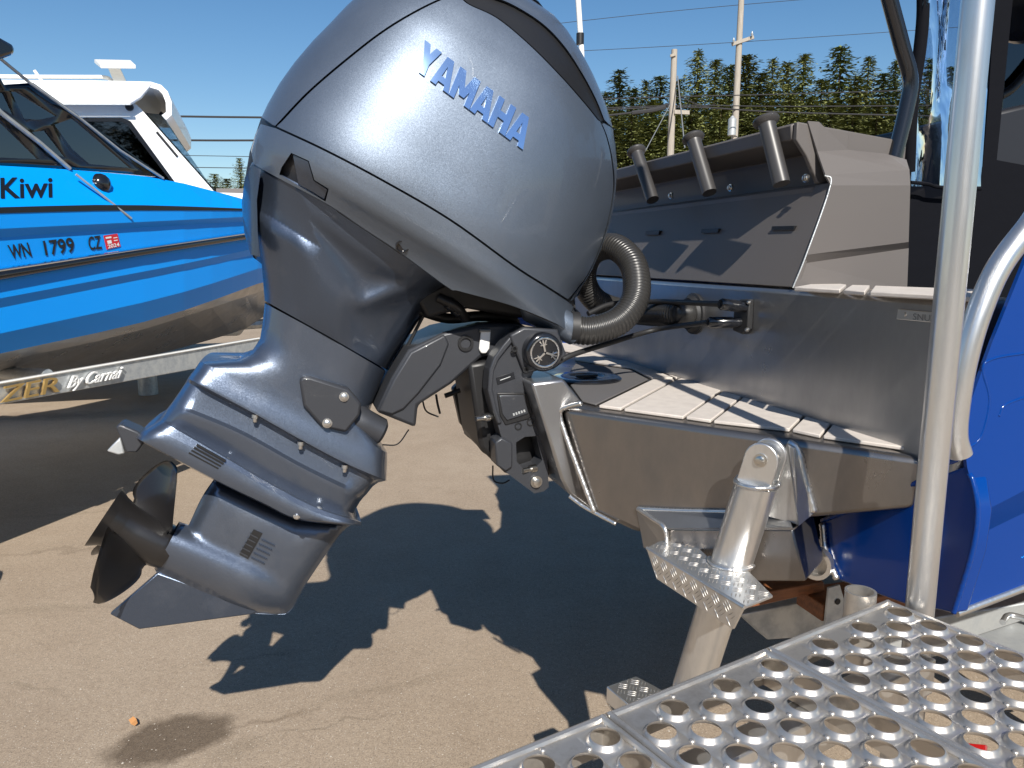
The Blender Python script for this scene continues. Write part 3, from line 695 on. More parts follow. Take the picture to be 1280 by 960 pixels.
# hose socket and rigging
sock0, sock1 = onN(655, 378, .10), onN(720, 415, .10)
lathe('hose_socket', sock0, sock1-sock0, [(0, .02), (.02, .036), ((sock1-sock0).length*.9, .034), ((sock1-sock0).length, .033)], 'paint', motor, 28)
fl = onF(868, 392, TR_F)
hp = [onN(712, 411, .10), onN(740, 413, .11), onN(775, 400, .11), onN(795, 370, .09), onN(791, 330, .03), onN(766, 308, -.05), onN(738, 318, -.12), onN(730, 350, -.17), onN(748, 378, -.2), onN(790, 390, -.24), fl-F*.05, fl-F*.01]
hose = ribbed('rigging_hose', hp, .034, .0085, 'hose', motor)
lathe('hose_clamp', onN(713, 409, .10), hp[1]-hp[0], [(0, .037), (.018, .037)], 'rubber', hose, 24)
lathe('hose_flange', fl, -F, [(0, .052), (.006, .052), (.008, .046), (.02, .040)], 'rubber', hose, 28)
for dz in (.043, -.043): bolt_head('flange_screw', fl-F*.007+UP*dz*.9+N*(.012 if dz > 0 else -.012), -F, .004, .004, 'steel', hose)
cb1 = onF(932, 403, TR_F); cb2 = onF(938, 385, TR_F)
def cable(pts, name='control_cable'):
    o = tube(name, pts, .0065, 'rubber', motor, 10, 8); return o
c1 = cable([onN(690, 458, .12), onN(712, 445, .11), onN(755, 431, .07), onN(820, 412, .0), onF(885, 403, TR_F-.085)])
e = onF(885, 403, TR_F-.085); lathe('cable_end', e, cb1-e, [(0, .010), (.004, .013), (.055, .013), (.055, .011), ((cb1-e).length, .011)], 'gloss_black', c1, 18)
c2 = cable([onN(735, 392, .0), onN(765, 380, -.02), onN(815, 377, -.05), onF(900, 380, TR_F-.08)])
e = onF(900, 380, TR_F-.08); lathe('cable_end', e, cb2-e, [(0, .010), (.004, .013), (.05, .013), (.05, .011), ((cb2-e).length, .011)], 'gloss_black', c2, 18)
cpl = [onF(x, y, TR_F) for x, y in ((924, 380), (932, 374), (943, 374), (941, 412), (934, 418), (922, 413))]
slab('cable_plate', cpl, -F*.014, 'rubber', motor, .003)
for x, y in ((936, 378), (934, 412)): bolt_head('plate_screw', onF(x, y, TR_F-.015), -F, .0035, .004, 'steel', motor)
# raised letters on the cowl
def strokes(L):
    if L == 'Y': return [[(-.02, 1), (.34, 1), (.55, .60), (.36, .34)], [(1.02, 1), (.68, 1), (.36, .50), (.5, .34), (.66, .40)], [(.34, .52), (.66, .52), (.66, 0), (.34, 0)]]
    if L == 'A': return [[(-.04, 0), (.28, 0), (.58, 1), (.30, 1)], [(1.04, 0), (.72, 0), (.42, 1), (.70, 1)], [(.2, .16), (.8, .16), (.74, .36), (.26, .36)]]
    if L == 'M': return [[(0, 0), (.25, 0), (.25, 1), (0, 1)], [(1, 0), (.75, 0), (.75, 1), (1, 1)], [(0, 1), (.30, 1), (.62, .20), (.38, .20)], [(1, 1), (.70, 1), (.38, .20), (.62, .20)]]
    return [[(0, 0), (.32, 0), (.32, 1), (0, 1)], [(1, 0), (.68, 0), (.68, 1), (1, 1)], [(.25, .39), (.75, .39), (.75, .62), (.25, .62)]]
B0, B1, UPV = np.array((517., 85.)), np.array((653., 186.5)), np.array((14.5, -35.))
ss = 0; wd = {'Y': .98, 'A': 1.0, 'M': 1.22, 'H': 1.0}; word = 'YAMAHA'
tot = sum(wd[c] for c in word)+.06*5; xx = 0
for ch in word:
    pol = []
    for st in strokes(ch):
        pol.append([tuple(B0+(B1-B0)*((xx+u*wd[ch])/tot)+UPV*v) for u, v in st])
    for k, pl in enumerate(pol): pol[k] = [(x+.013*k, y+.017*k) for x, y in pl]
    patch('raised_letter', pol, lambda x, y: cowl_h(x, y)+.0045, 8, 'letter_sky_tint', motor, skirt=.007)
    xx += wd[ch]+.06

# ================================================================== THE BOAT THAT CARRIES THE MOTOR
boat = thing('fishing_boat', 'royal blue aluminium fishing boat with bare metal motor pod and taupe rod holder bulwark', 'boat', bc(TR_F, 0, 0))
def pmesh(name, faces, m, parent, vec=None, bev=0):
    """several 3D quads sharing corners -> one folded sheet"""
    V = []; idx = {}; Fs = []
    for f in faces:
        r = []
        for p in f:
            k = tuple(round(c, 4) for c in p)
            if k not in idx: idx[k] = len(V); V.append(Vector(p))
            r.append(idx[k])
        Fs.append(r)
    o = mesh(name, V, Fs, m, parent)
    if vec:
        md = o.modifiers.new('thickness', 'SOLIDIFY'); md.thickness = vec; md.offset = 0
    return o
# pod
b_aft = onP(744, 641, 0); b_mid = onP(800, 668, 0); b_tr = onP(1150, 640, 0)
podz = [b_aft.z, b_tr.z]
fa = F.dot(b_aft); wa = N.dot(b_aft)-MID
V = [bc(.571, .235, DECK_Z), bc(TR_F, .80, DECK_Z), bc(TR_F, -.80, DECK_Z), bc(.571, -.235, DECK_Z),
     bc(fa, wa, podz[0]), bc(F.dot(b_mid), N.dot(b_mid)-MID, b_mid.z), bc(TR_F, .79, podz[1]), bc(TR_F, -.79, podz[1]), bc(F.dot(b_mid), -(N.dot(b_mid)-MID), b_mid.z), bc(fa, -wa, podz[0])]
pod = mesh('motor_pod', V, [[0, 3, 2, 1], [0, 1, 6, 5, 4], [2, 3, 9, 8, 7], [3, 0, 4, 9], [4, 5, 8, 9], [5, 6, 7, 8], [1, 2, 7, 6]], 'alu_pod', boat); bevel(pod, .012, 3)
post = slab('motor_mount', [onN(x, y, .235) for x, y in ((664, 479), (705, 474), (727, 502), (702, 512), (706, 536), (744, 641), (712, 618), (702, 600))], -N*.47, 'alu_mill', pod, .006)
def weld(pts, r, m='alu_weld', parent=None, name='weld_bead'):
    P = catmull(pts, 8); L = sum((b-a).length for a, b in zip(P, P[1:])); n = max(8, int(L/(r*.55)))
    Q = []; rr = []
    cum = [0]
    for a, b in zip(P, P[1:]): cum.append(cum[-1]+(b-a).length)
    for i in range(n+1):
        s = L*i/n; j = min(int(np.searchsorted(cum, s, 'right')-1), len(P)-2); t = (s-cum[j])/max(1e-9, cum[j+1]-cum[j])
        Q.append(P[j].lerp(P[j+1], t)); rr.append(r*(.86+.14*(i % 2)+random.uniform(-.07, .07)))
    V, Fs = sweep(Q, rr, 8); return mesh(name, V, Fs, m, parent, True)
weld([onP(x, y, .002) for x, y in ((727, 504), (709, 509), (700, 516), (705, 538), (724, 590), (743, 640))], .0062, parent=pod)
weld([onP(x, y, .001) for x, y in ((712, 620), (728, 632), (744, 641), (770, 655))], .005, parent=pod)
# transom
bbox_bc('transom', TR_F, TR_F+.14, -.95, .862, .95, TOP_Z, 'alu_mill', boat, .012)
slab('lower_transom', [onF(x, y, TR_F-.004) for x, y in ((1026, 652), (1085, 629), (1147, 604), (1206, 583), (1216, 600), (1222, 640), (1215, 690), (1192, 767), (1176, 763), (1130, 755), (1046, 725), (1032, 692))], F*.03, 'boat_blue', boat, .004)
slab('lower_transom', [mirror(onF(x, y, TR_F-.004)) for x, y in ((1026, 652), (1206, 583), (1222, 640), (1192, 767), (1046, 725))], F*.03, 'boat_blue', boat)
weld([onF(x, y, TR_F-.006) for x, y in ((1027, 651), (1085, 628), (1147, 603))], .005, 'boat_blue', boat)
weld([onF(x, y, TR_F-.006) for x, y in ((1208, 588), (1216, 602), (1222, 640), (1215, 690), (1192, 766))], .0045, 'boat_blue', boat)
weld([onF(x, y, TR_F-.01) for x, y in ((1028, 654), (1032, 690), (1046, 724))], .007, 'alu_weld', boat)
# port hull side, folded along a strake
W0 = .887
A = [(1207, 584), (1204, 560), (1212, 500), (1238, 428), (1290, 300), (1420, 250), (1640, 215)]
top = [onN(x, y, W0) for x, y in A]
c1l, c2l = [(1222, 641), (1290, 606), (1640, 500)], [(1220, 668), (1290, 634), (1640, 528)]
l1 = [onN(x, y, W0) for x, y in c1l]; l2 = [onN(x, y, W0-.022) for x, y in c2l]; l3 = [onN(x, y, W0-.03) for x, y in ((1194, 766), (1280, 733), (1640, 622))]
hull_faces = [[top[0], l1[0], l1[1], top[4], top[3], top[2], top[1]], [top[4], l1[1], l1[2], top[6], top[5]], [l1[0], l2[0], l2[1], l1[1]], [l1[1], l2[1], l2[2], l1[2]], [l2[0], l3[0], l3[1], l2[1]], [l2[1], l3[1], l3[2], l2[2]]]
hs = pmesh('hull_side', hull_faces, 'boat_blue', boat, .006)
pmesh('hull_side', [[mirror(p) for p in f][::-1] for f in hull_faces], 'boat_blue', boat, .006)
keel = [bc(TR_F+.02, 0, .74), bc(4.2, 0, .80)]
pmesh('hull_bottom', [[l3[0], keel[0], keel[1], l3[2]], [mirror(l3[0]), mirror(l3[2]), keel[1], keel[0]], [l3[0], mirror(l3[0]), keel[0]]], 'alu_mill', boat, .005)
tube('chine_rail', [p+N*.002 for p in l3], .007, 'alu_weld', boat, 10)
weld([onN(x, y, W0+.002) for x, y in ((1210, 560), (1226, 545), (1236, 500), (1228, 462), (1242, 448), (1290, 440))], .0026, 'boat_blue', boat)
weld([onN(x, y, W0+.002) for x, y in ((1248, 520), (1258, 505), (1300, 490))], .0026, 'boat_blue', boat)
tri = [(1258, 664), (1266, 655), (1284, 690), (1277, 697)]
for a, b in zip(tri, tri[1:]+tri[:1]):
    p, q = onN(*a, W0-.0245), onN(*b, W0-.0245); tube('faded_print', [p, q], .0012, 'kiwi_blue', hs, 5)
# bare transom corner behind the rail, inside bulkhead and cockpit floor
bbox_bc('cockpit_floor', TR_F+.1, 4.0, -.85, .85, .98, 1.0, 'pad_dark', boat)
# grab rail
gr = tube('grab_rail', [onN(x, y, .935) for x, y in ((1420, 200), (1330, 232), (1285, 285), (1248, 335), (1222, 395), (1205, 455), (1196, 510), (1194, 545), (1200, 568))], .0165, 'alu_tube', boat, 20, 8)
weld([onN(1200, 571, .935)+F*(.02*math.cos(a))+UP*(.012*math.sin(a))-N*.018 for a in np.linspace(0, 6.3, 10)], .005, 'boat_blue', boat)
# deck pads
def pad(px, m='pad', z=DECK_Z+.001, h=.007):
    cen = np.mean(np.array(px, float), 0); q = [tuple(cen+(np.array(p, float)-cen)*.985) for p in px]
    return slab('deck_pad', [onZ(x, y, z) for x, y in q], (0, 0, h), m, boat, .002)
for q in ([(1055, 517), (1142, 544), (1146, 566), (1028, 549)], [(1023, 508), (1052, 516), (1025, 548.5), (990, 541)], [(944, 488), (1020, 507), (987, 540.5), (891, 530)],
          [(918, 482), (941, 488), (888, 529.5), (857, 525)], [(847, 477), (870, 467), (915, 481), (854, 525), (779, 515)], [(816, 477), (843, 477), (776, 514), (748, 510.5)],
          [(800, 456), (846, 457.5), (867, 466), (845, 475)], [(716, 443), (797, 456), (842, 475), (815, 475), (790, 462), (718, 451)], [(700, 430), (728, 434), (842, 456), (800, 454), (704, 440)]):
    pad(q)
pad([(720, 454), (788, 464), (811, 476), (745, 508), (728, 504), (706, 474)], 'pad_dark', DECK_Z+.001, .005)
hc = onZ(733, 473, DECK_Z+.008)
hat = lathe('deck_hatch', hc-UP*.004, UP, [(0, .092), (.006, .092), (.010, .086), (.010, .050), (.007, .046), (.007, .02)], 'gloss_black', boat, 48)
slab('hatch_grip', [hc+UP*.004+F*a+N*b for a, b in ((-.03, -.008), (.03, -.008), (.03, .008), (-.03, .008))], (0, 0, .006), 'black', hat, .002)
# pads on the transom top
for q in ([(992, 364), (1012, 360), (1045, 358.5), (1058, 360.5), (1050, 367.5)], [(1064, 361), (1087, 361.5), (1081, 370), (1054, 368)], [(1092, 362), (1240, 368), (1240, 379), (1086, 370.5)]):
    pad(q, 'pad', TOP_Z+.001, .008)
# serial plate on the transom
sp_ = slab('serial_plate', [onF(x, y, TR_F-.001) for x, y in ((1124, 386), (1200, 393), (1198, 406), (1122, 399))], -F*.003, 'alu_weld', boat, .001)
lettering('serial_text', 'SNU2', (1141, 399.5), (1168, 402), (.5, -8), lambda x, y: onF(x, y, TR_F-.0046), 'alu_mill', sp_)
lathe('plate_rivet', onF(1131, 393, TR_F-.004), -F, [(0, .004), (.002, .003)], 'alu_weld', sp_, 12)
# taupe bulwark with rod holders
WE, WS = .424, -.92
bul = slab('bulwark', [bc(f, WS, z) for f, z in ((1.062, 1.592), (1.13, 1.602), (1.13, 1.672), (1.004, 1.682), (1.0, 1.712), (1.02, 1.718), (1.29, 1.69), (1.29, 1.40), (1.06, 1.40))], N*(WE-.045-WS), 'taupe', boat, .003)
slab('bulwark_face', [bc(.996, WS, TOP_Z+.003), bc(.996, WE, TOP_Z+.003), bc(1.067, WE, 1.595), bc(1.067, WS, 1.595)], F*.012, 'taupe', bul, .002)
q = lambda x, y, w: onN(x, y, w)
e1 = [(1009, 152), (1023, 153), (1060, 188), (1107, 193), (1132, 200), (1136, 213)]
tl = q(1021, 190, .40); a0, a1 = q(1031, 219, WE), q(1136, 213, WE); b0, b1 = q(1038, 232, WE+.008), q(1137, 232, WE+.008); d0, d1 = q(1008, 318, WE+.008), q(1135, 302, WE+.008)
g0, g1 = q(1003, 329, WE-.006), q(1135, 310, WE-.006); h0, h1 = q(991, 360, WE), q(1133, 362, WE)
pmesh('bulwark_end', [[q(x, y, .395) for x, y in e1[:5]]+[a1, a0, tl], [a0, a1, b1, b0], [b0, b1, d1, d0], [d0, d1, g1, g0], [g0, g1, h1, h0]], 'taupe', bul, .004)
slab('tray_end', [bc(f, WE-.03, z) for f, z in ((1.062, 1.596), (1.13, 1.60), (1.13, 1.70), (1.004, 1.715), (1.004, 1.68), (1.03, 1.65))], -N*.012, 'taupe', bul, .002)
weld([h0, d0, b0, a0], .0018, 'galvanised', bul, 'bare_edge')
for x0, x1, y in ((807, 824, 291), (877, 898, 288.5), (965, 993, 285), (752, 766, 294)):
    f_ = 1.045; slab('face_slot', [onF(x, yy, f_-.013) for x, yy in ((x0, y-2.2), (x1, y-2.8), (x1-1, y+2.2), (x0-1, y+2.8))], F*.02, 'black', bul)
for (x, y), (x2, y2) in (((795, 188), (816, 250)), ((866, 171), (887, 241)), ((957, 149), (977, 230))):
    a, b = onF(x, y, .985), onF(x2, y2, .992); ax_ = b-a
    rh = lathe('rod_holder', a, ax_, [(0, .0265), (.004, .028), (.008, .0265), (.014, .0185), (.02, .0175), (ax_.length, .0175), (ax_.length, .014)], 'holder_grey', bul, 24)
    lathe('rod_holder_bore', a-ax_.normalized()*.001, ax_, [(0, .0145), (.0012, .0145)], 'black', rh, 20)
    bolt_head('holder_nut', b+F*.05+UP*.012+N*.01, -F, .006, .006, 'steel', bul)
# canvas, frames and clear curtain of the cockpit enclosure
WC = .36
tube('canopy_frame', [onN(x, y, WC+.02) for x, y in ((1080, -120), (1112, 0), (1128, 60), (1138, 100), (1132, 140), (1116, 205))], .016, 'gloss_black', boat, 14, 6)
tube('canopy_frame', [onN(x, y, WC+.0) for x, y in ((1148, -80), (1154, 0), (1150, 60), (1140, 130), (1136, 215))], .013, 'canvas', boat, 12, 6)
slab('canvas_panel', [onN(x, y, WC-.02) for x, y in ((1136, 196), (1142, 228), (1226, 236), (1236, 120), (1247, -60), (1272, -60), (1260, 60), (1246, 200), (1300, 210), (1300, 420), (1133, 420))], -N*.012, 'canvas', boat)
slab('canopy_roof', [bc(f, w, z) for f, w, z in ((1.62, -.85, 2.55), (1.62, .60, 2.55), (4.0, .60, 2.68), (4.0, -.85, 2.68))], (0, 0, .05), 'canvas', boat, .01)
V = []; Fs = []; nx, ny = 14, 22
for j in range(ny+1):
    for i in range(nx+1):
        u, v = i/nx, j/ny; x = (1157+(1138-1157)*v)*(1-u)+(1246+(1226-1246)*v)*u; y = -60+(233+60)*v
        V.append(onN(x, y, WC+.006*math.sin(9*u+3*v)+.008*math.sin(13*u-5*v+1.2)+.004*math.sin(23*u+6*v)))
for j in range(ny):
    for i in range(nx): a = j*(nx+1)+i; Fs.append([a, a+1, a+nx+2, a+nx+1])
mesh('clear_curtain', V, Fs, 'vinyl', boat, True)
tube('curtain_hem', [onN(x, y, WC+.012) for x, y in ((1138, 228), (1160, 230), (1175, 234), (1226, 236))], .004, 'canvas', boat, 8, 4)
slab('windscreen', [onN(x, y, WC-.6) for x, y in ((1262, 0), (1340, -20), (1330, 190), (1250, 196))], -N*.008, 'tint_glass', boat)
tube('windscreen_frame', [onN(x, y, WC-.58) for x, y in ((1250, 120), (1268, 108), (1300, 70), (1340, 10))], .014, 'black', boat, 10, 5)
lathe('steering_wheel', onN(1268, 4, WC-.3), F+UP*.5, [(0, .10), (.012, .112), (.024, .10), (.012, .088), (0, .10)], 'gloss_black', boat, 32)
slab('console', [onN(x, y, WC-.3) for x, y in ((1244, 140), (1330, 120), (1330, 330), (1236, 330))], -N*.5, 'console_black', boat, .01)
slab('starboard_corner', [onN(x, y, -.72) for x, y in ((642, 394), (690, 406), (690, 413), (644, 404))], -N*.15, 'boat_blue', boat, .003)
# boarding ladder on the pod
lad = slab('ladder_box', [onP(x, y, .045) for x, y in ((831, 661), (991, 661), (1007, 727), (842, 727))], -PN*.12, 'alu_pod', boat, .004)
pmesh('ladder_box_top', [[onP(797, 637, .002), onP(985, 642, .002), onP(991, 661, .05), onP(831, 661, .05)], [onP(797, 637, .002), onP(831, 661, .05), onP(835, 690, .05), onP(806, 684, .0)]], 'alu_mill', lad, .006)
weld([onP(x, y, .004) for x, y in ((797, 636), (860, 639), (985, 641))], .0055, parent=lad); weld([onP(x, y, o_) for x, y, o_ in ((797, 636, .004), (815, 648, .03), (831, 661, .05), (834, 688, .05))], .005, parent=lad)
slab('ladder_gusset', [onP(x, y, .03) for x, y in ((938, 640), (962, 580), (985, 556), (993, 560), (998, 656))], -PN*.006, 'alu_tube', lad, .001)
pmesh('ladder_gusset', [[onP(984, 557, .03), onP(996, 562, .0), onP(1017, 640, .0), onP(997, 657, .03)]], 'alu_tube', lad, .006)
weld([onP(x, y, .003) for x, y in ((985, 553), (996, 562), (1006, 600), (1017, 640))], .008, parent=lad)
t0, t1 = onP(946, 603, .075), onP(864, 862, .075); ta = (t1-t0)
rt = .0365
lathe('ladder_tube', t0, ta, [(0, rt), (ta.length, rt)], 'alu_tube', lad, 32)
weld([t0+ (PT*math.cos(a)+PN*math.sin(a))*rt for a in np.linspace(0, 2*math.pi, 18)], .0045, parent=lad)
side = PN; upv = -ta.normalized(); lat = side.cross(upv).normalized()
for sgn, nm in ((.020, 'ladder_ear'), (-.022, 'ladder_ear')):
    cen = t0+upv*.048+side*sgn; pts = [cen-upv*.055+lat*.030, cen+lat*.030]+[cen+lat*.030*math.cos(a)+upv*.030*math.sin(a) for a in np.linspace(.2, math.pi-.2, 9)]+[cen-lat*.030, cen-upv*.055-lat*.030]
    slab(nm, pts, -side*.010, 'alu_tube', lad, .002)
    if sgn > 0: bolt_head('ladder_bolt', cen+side*.001, side, .008, .006, 'steel', lad)
lathe('ladder_pivot', t0+upv*.048-side*.022, side, [(0, .022), (.035, .022)], 'alu_mill', lad, 20)
# diamond plate step
tread_p = (t0+ta*((700-603)/(862-603)*.98)); SZ = tread_p.z
TP = [(809, 684), (823, 677), (838, 674), (858, 679), (872, 684), (890, 700), (925, 703), (966, 744), (931, 758)]
tp3 = [onZ(x, y, SZ) for x, y in TP]; st = slab('ladder_step', tp3, (0, 0, -.005), 'alu_tube', lad, .001)
fa_, fb_ = tp3[0], tp3[8]; en = (fb_-fa_).normalized(); fn = Vector((en.y, -en.x, 0)); fn = fn if fn.dot(C-fa_) > 0 else -fn
lip0, lip1 = plane(822, 723, fn, fn.dot(fa_)), plane(917, 786, fn, fn.dot(fb_))
pmesh('step_lip', [[fa_, fb_, lip1, lip0]], 'alu_tube', st, .005)
tube('step_fold', [fa_-UP*.002, fb_-UP*.002], .0035, 'alu_tube', st, 8)
def lozenges(name, org, u, v, nrm, poly2, parent):
    """raised five-bar tread pattern"""
    V = []; Fs = []; s = .021; poly2 = np.array(poly2)
    i0, i1 = int(poly2[:, 0].min()/s)-1, int(poly2[:, 0].max()/s)+2; j0, j1 = int(poly2[:, 1].min()/s)-1, int(poly2[:, 1].max()/s)+2
    for i in range(i0, i1):
        for j in range(j0, j1):
            for b in range(3):
                cx, cy = (i+.5)*s, (j+.5)*s; o_ = (b-1)*.0066; hor = (i+j) % 2
                c2 = (cx, cy+o_) if hor else (cx+o_, cy); d2 = (1, 0) if hor else (0, 1)
                L_, w_ = .0092, .0011
                pts = [(c2[0]+d2[0]*a_-d2[1]*b_, c2[1]+d2[1]*a_+d2[0]*b_) for a_, b_ in ((-L_, 0), (0, -w_), (L_, 0), (0, w_))]
                if not inside(pts, poly2).all(): continue
                k = len(V); V += [org+u*x+v*y+nrm*.0002 for x, y in pts]+[org+u*c2[0]+v*c2[1]+u*d2[0]*.005*sg+v*d2[1]*.005*sg+nrm*.0010 for sg in (-1, 1)]
                Fs += [[k, k+1, k+4], [k+1, k+2, k+5], [k+1, k+5, k+4], [k+2, k+3, k+5], [k+3, k, k+4], [k+3, k+4, k+5]]
    o = mesh(name, V, Fs, 'alu_plank', parent); o['kind'] = 'stuff'; return o
def tread(org, u, nrm, pts3, parent, rot=45):
    v = nrm.cross(u); ur = u*math.cos(R(rot))+v*math.sin(R(rot)); vr = nrm.cross(ur)
    lozenges('tread_pattern', org, ur, vr, nrm, [((p-org).dot(ur), (p-org).dot(vr)) for p in pts3], parent)
tread(fa_, en, UP, tp3, st)
ln = (fb_-fa_).cross(lip0-fa_).normalized(); ln = ln if ln.dot(C-fa_) > 0 else -ln
tread(fa_+ln*.0026, en, ln, [fa_, fb_, lip1, lip0], st)
weld([tread_p+UP*.003+(Vector((math.cos(a), math.sin(a), 0)))*.040 for a in np.linspace(R(150), R(330), 10)], .004, parent=lad)
z2 = SZ-.30; lp = [onZ(x, y, z2) for x, y in ((758, 858), (795, 845), (816, 856), (860, 880), (790, 885))]; st2 = slab('ladder_step', lp, (0, 0, -.035), 'alu_tube', lad, .002)
tread(lp[0], (lp[4]-lp[0]).normalized(), UP, lp, st2)
rp = onF(1022, 702, TR_F-.03); lathe('drain_ring', rp, -F+N*.6, [(0, .032), (.016, .032), (.016, .024), (0, .024)], 'alu_weld', boat, 28)

# trailer under this boat
trl = thing('boat_trailer', 'galvanised trailer with varnished wooden bunk under the royal blue fishing boat', 'trailer', bc(TR_F+.1, 0, 0))
slab('bunk', [onN(x, y, .42) for x, y in ((915, 748), (1030, 727), (1032, 739), (930, 762))], -N*.08, 'wood', trl, .003)
slab('frame_beam', [onN(x, y, .30) for x, y in ((925, 768), (1090, 736), (1090, 790), (960, 800))], -N*.05, 'galvanised', trl, .003)
slab('bunk_bracket', [onN(x, y, .47) for x, y in ((1036, 735), (1050, 731), (1062, 772), (1066, 800), (1030, 800), (1032, 775))], -N*.006, 'galvanised', trl, .001)
lathe('bracket_bolt', onN(1047, 752, .471), N, [(0, .007), (.001, .007)], 'black', trl, 12)
fd = slab('fender', [onZ(x, y, .70) for x, y in ((1200, 800), (1290, 770), (1420, 735), (1420, 840), (1290, 850))], (0, 0, -.03), 'galvanised', trl, .004)
tube('fender_rail', [onZ(x, y, .715) for x, y in ((1253, 778), (1262, 769), (1290, 776), (1330, 790))], .006, 'alu_tube', trl, 10, 5)
for s_ in (1, -1):
    bbox_bc('frame_beam', TR_F+.3, 5.0, s_*.42-.03, s_*.42+.03, .52, .62, 'galvanised', trl, .004)
    bbox_bc('bunk', TR_F+.1, 3.8, s_*.42-.05, s_*.42+.04, .66, .70, 'wood', trl, .003)
    for ff in (1.4, 3.2): bbox_bc('bunk_bracket', ff, ff+.006, s_*.42-.03, s_*.42+.03, .60, .68, 'galvanised', trl)
    wc = bc(2.1, s_*.98, .30); wh = lathe('wheel', wc-N*.10, N, [(0, .20), (.01, .27), (.04, .30), (.16, .30), (.19, .27), (.20, .20)], 'rubber', trl, 32)
    lathe('wheel_rim', wc-N*.11, N, [(0, .19), (.22, .19)], 'galvanised', wh, 24)
bbox_bc('axle', 2.07, 2.13, -.95, .95, .27, .33, 'galvanised', trl)
for s_ in (1, -1): bbox_bc('spring_hanger', 2.05, 2.15, s_*.42-.03, s_*.42+.03, .32, .53, 'galvanised', trl)

# ================================================================== PERFORATED PLATFORM
AZ = .48; PZ = CAM_H-AZ
plat = thing('boarding_platform', 'perforated aluminium boarding platform with raised round holes and a tall tube post', 'platform', (.5, .6, 0))
K = onZ(1109, 752, PZ); e1 = Vector((.845, .535, 0)).normalized(); e2 = Vector((e1.y, -e1.x, 0))
PW = .2545; ROWS = 6; RS = .0400; PI_ = .0455; MAR = (PW-ROWS*RS)/2-.0012; HR = .0152
def plank(k):
    V = []; Fs = []
    def P(u, v, z): return K - e1*(k*PW+.0012+u) + e2*v + UP*z
    def quad(u0, u1, v0, v1): 
        n = len(V); V.extend([P(u0, v0, 0), P(u1, v0, 0), P(u1, v1, 0), P(u0, v1, 0)]); Fs.append([n, n+1, n+2, n+3])
    Ltot = .012+PI_*(17 if k < 3 else 14); ncol = int((Ltot-.012)/PI_)
    segs = 20
    for r in range(ROWS):
        u0 = MAR+r*RS; ofs = .012+(PI_/2 if r % 2 else 0)
        if True: quad(u0, u0+RS, 0, ofs)
        nn = ncol-(1 if r % 2 else 0)
        for c in range(nn):
            v0 = ofs+c*PI_; cu, cv = u0+RS/2, v0+PI_/2; rings = []
            per = []
            for s in range(segs):
                a = 2*math.pi*(s+.5)/segs; x, y = math.cos(a), math.sin(a); m_ = min((RS/2)/max(abs(x), 1e-9), (PI_/2)/max(abs(y), 1e-9)); per.append((cu+x*m_, cv+y*m_))
            # exact corners
            for s in range(segs):
                x, y = per[s][0]-cu, per[s][1]-cv
            cs = [(sx*RS/2, sy*PI_/2) for sx in (1, -1) for sy in (1, -1)]
            for cx, cy in cs:
                j = min(range(segs), key=lambda s: (per[s][0]-cu-cx)**2+(per[s][1]-cv-cy)**2); per[j] = (cu+cx, cv+cy)
            n0 = len(V)
            V.extend(P(x, y, 0) for x, y in per)
            for rr, zz in ((1.30, .0004), (1.22, .0018), (1.13, .0044), (1.05, .0060), (1.0, .0064), (1.0, .0052), (1.14, .0024)):
                V.extend(P(cu+math.cos(2*math.pi*(s+.5)/segs)*HR*rr, cv+math.sin(2*math.pi*(s+.5)/segs)*HR*rr, zz) for s in range(segs))
            for q_ in range(7):
                for s in range(segs):
                    s2 = (s+1) % segs; Fs.append([n0+q_*segs+s, n0+q_*segs+s2, n0+(q_+1)*segs+s2, n0+(q_+1)*segs+s])
            # grip pimples
            for pu, pv in ((u0, v0),):
                n1 = len(V); 
                for rr, zz in ((.0032, .0001), (.0026, .0018), (.0012, .0021)): V.extend(P(pu+math.cos(a)*rr, pv+math.sin(a)*rr, zz) for a in np.arange(8)*math.pi/4)
                for q_ in range(2):
                    for s in range(8): s2 = (s+1) % 8; Fs.append([n1+q_*8+s, n1+q_*8+s2, n1+(q_+1)*8+s2, n1+(q_+1)*8+s])
                Fs.append([n1+16+s for s in range(8)])
        quad(u0, u0+RS, ofs+nn*PI_, Ltot)
    # margins with a small upstand, side flanges
    for u0, u1 in ((0, MAR), (MAR+ROWS*RS, PW-.0024)): quad(u0, u1, 0, Ltot)
    def strip(a, b, z0, z1):
        n = len(V); V.extend([P(*a, z0), P(*b, z0), P(*b, z1), P(*a, z1)]); Fs.append([n, n+1, n+2, n+3])
    U1 = PW-.0024
    strip((0, 0), (0, Ltot), 0, -.045); strip((U1, 0), (U1, Ltot), 0, -.045); strip((0, 0), (U1, 0), 0, -.045); strip((0, Ltot), (U1, Ltot), 0, -.045)
    o = mesh('plank', V, Fs, 'alu_plank', plat, True); autosharp(o, 60)
    # lip
    a, b = P(.004, .002, .001), P(.004, Ltot, .001); tube('plank_lip', [a, b], .0042, 'alu_plank', o, 8)
    a, b = P(U1-.004, .002, .001), P(U1-.004, Ltot, .001); tube('plank_lip', [a, b], .0042, 'alu_plank', o, 8)
    a, b = P(0, .003, 0), P(U1, .003, 0); tube('plank_end', [a, b], .0045, 'alu_plank', o, 8)
for k in range(5): plank(k)
for v_ in (.04, .70): slab('frame_rail', [K-e1*.01+e2*v_-UP*.046, K-e1*1.26+e2*v_-UP*.046, K-e1*1.26+e2*(v_+.04)-UP*.046, K-e1*.01+e2*(v_+.04)-UP*.046], (0, 0, -.05), 'alu_tube', plat, .003)
for u_ in (.05, 1.2):
    for v_ in (.06, .72): p = K-e1*u_+e2*v_; tube('support_leg', [Vector((p.x, p.y, 0)), Vector((p.x, p.y, PZ-.05))], .02, 'alu_tube', plat, 16)
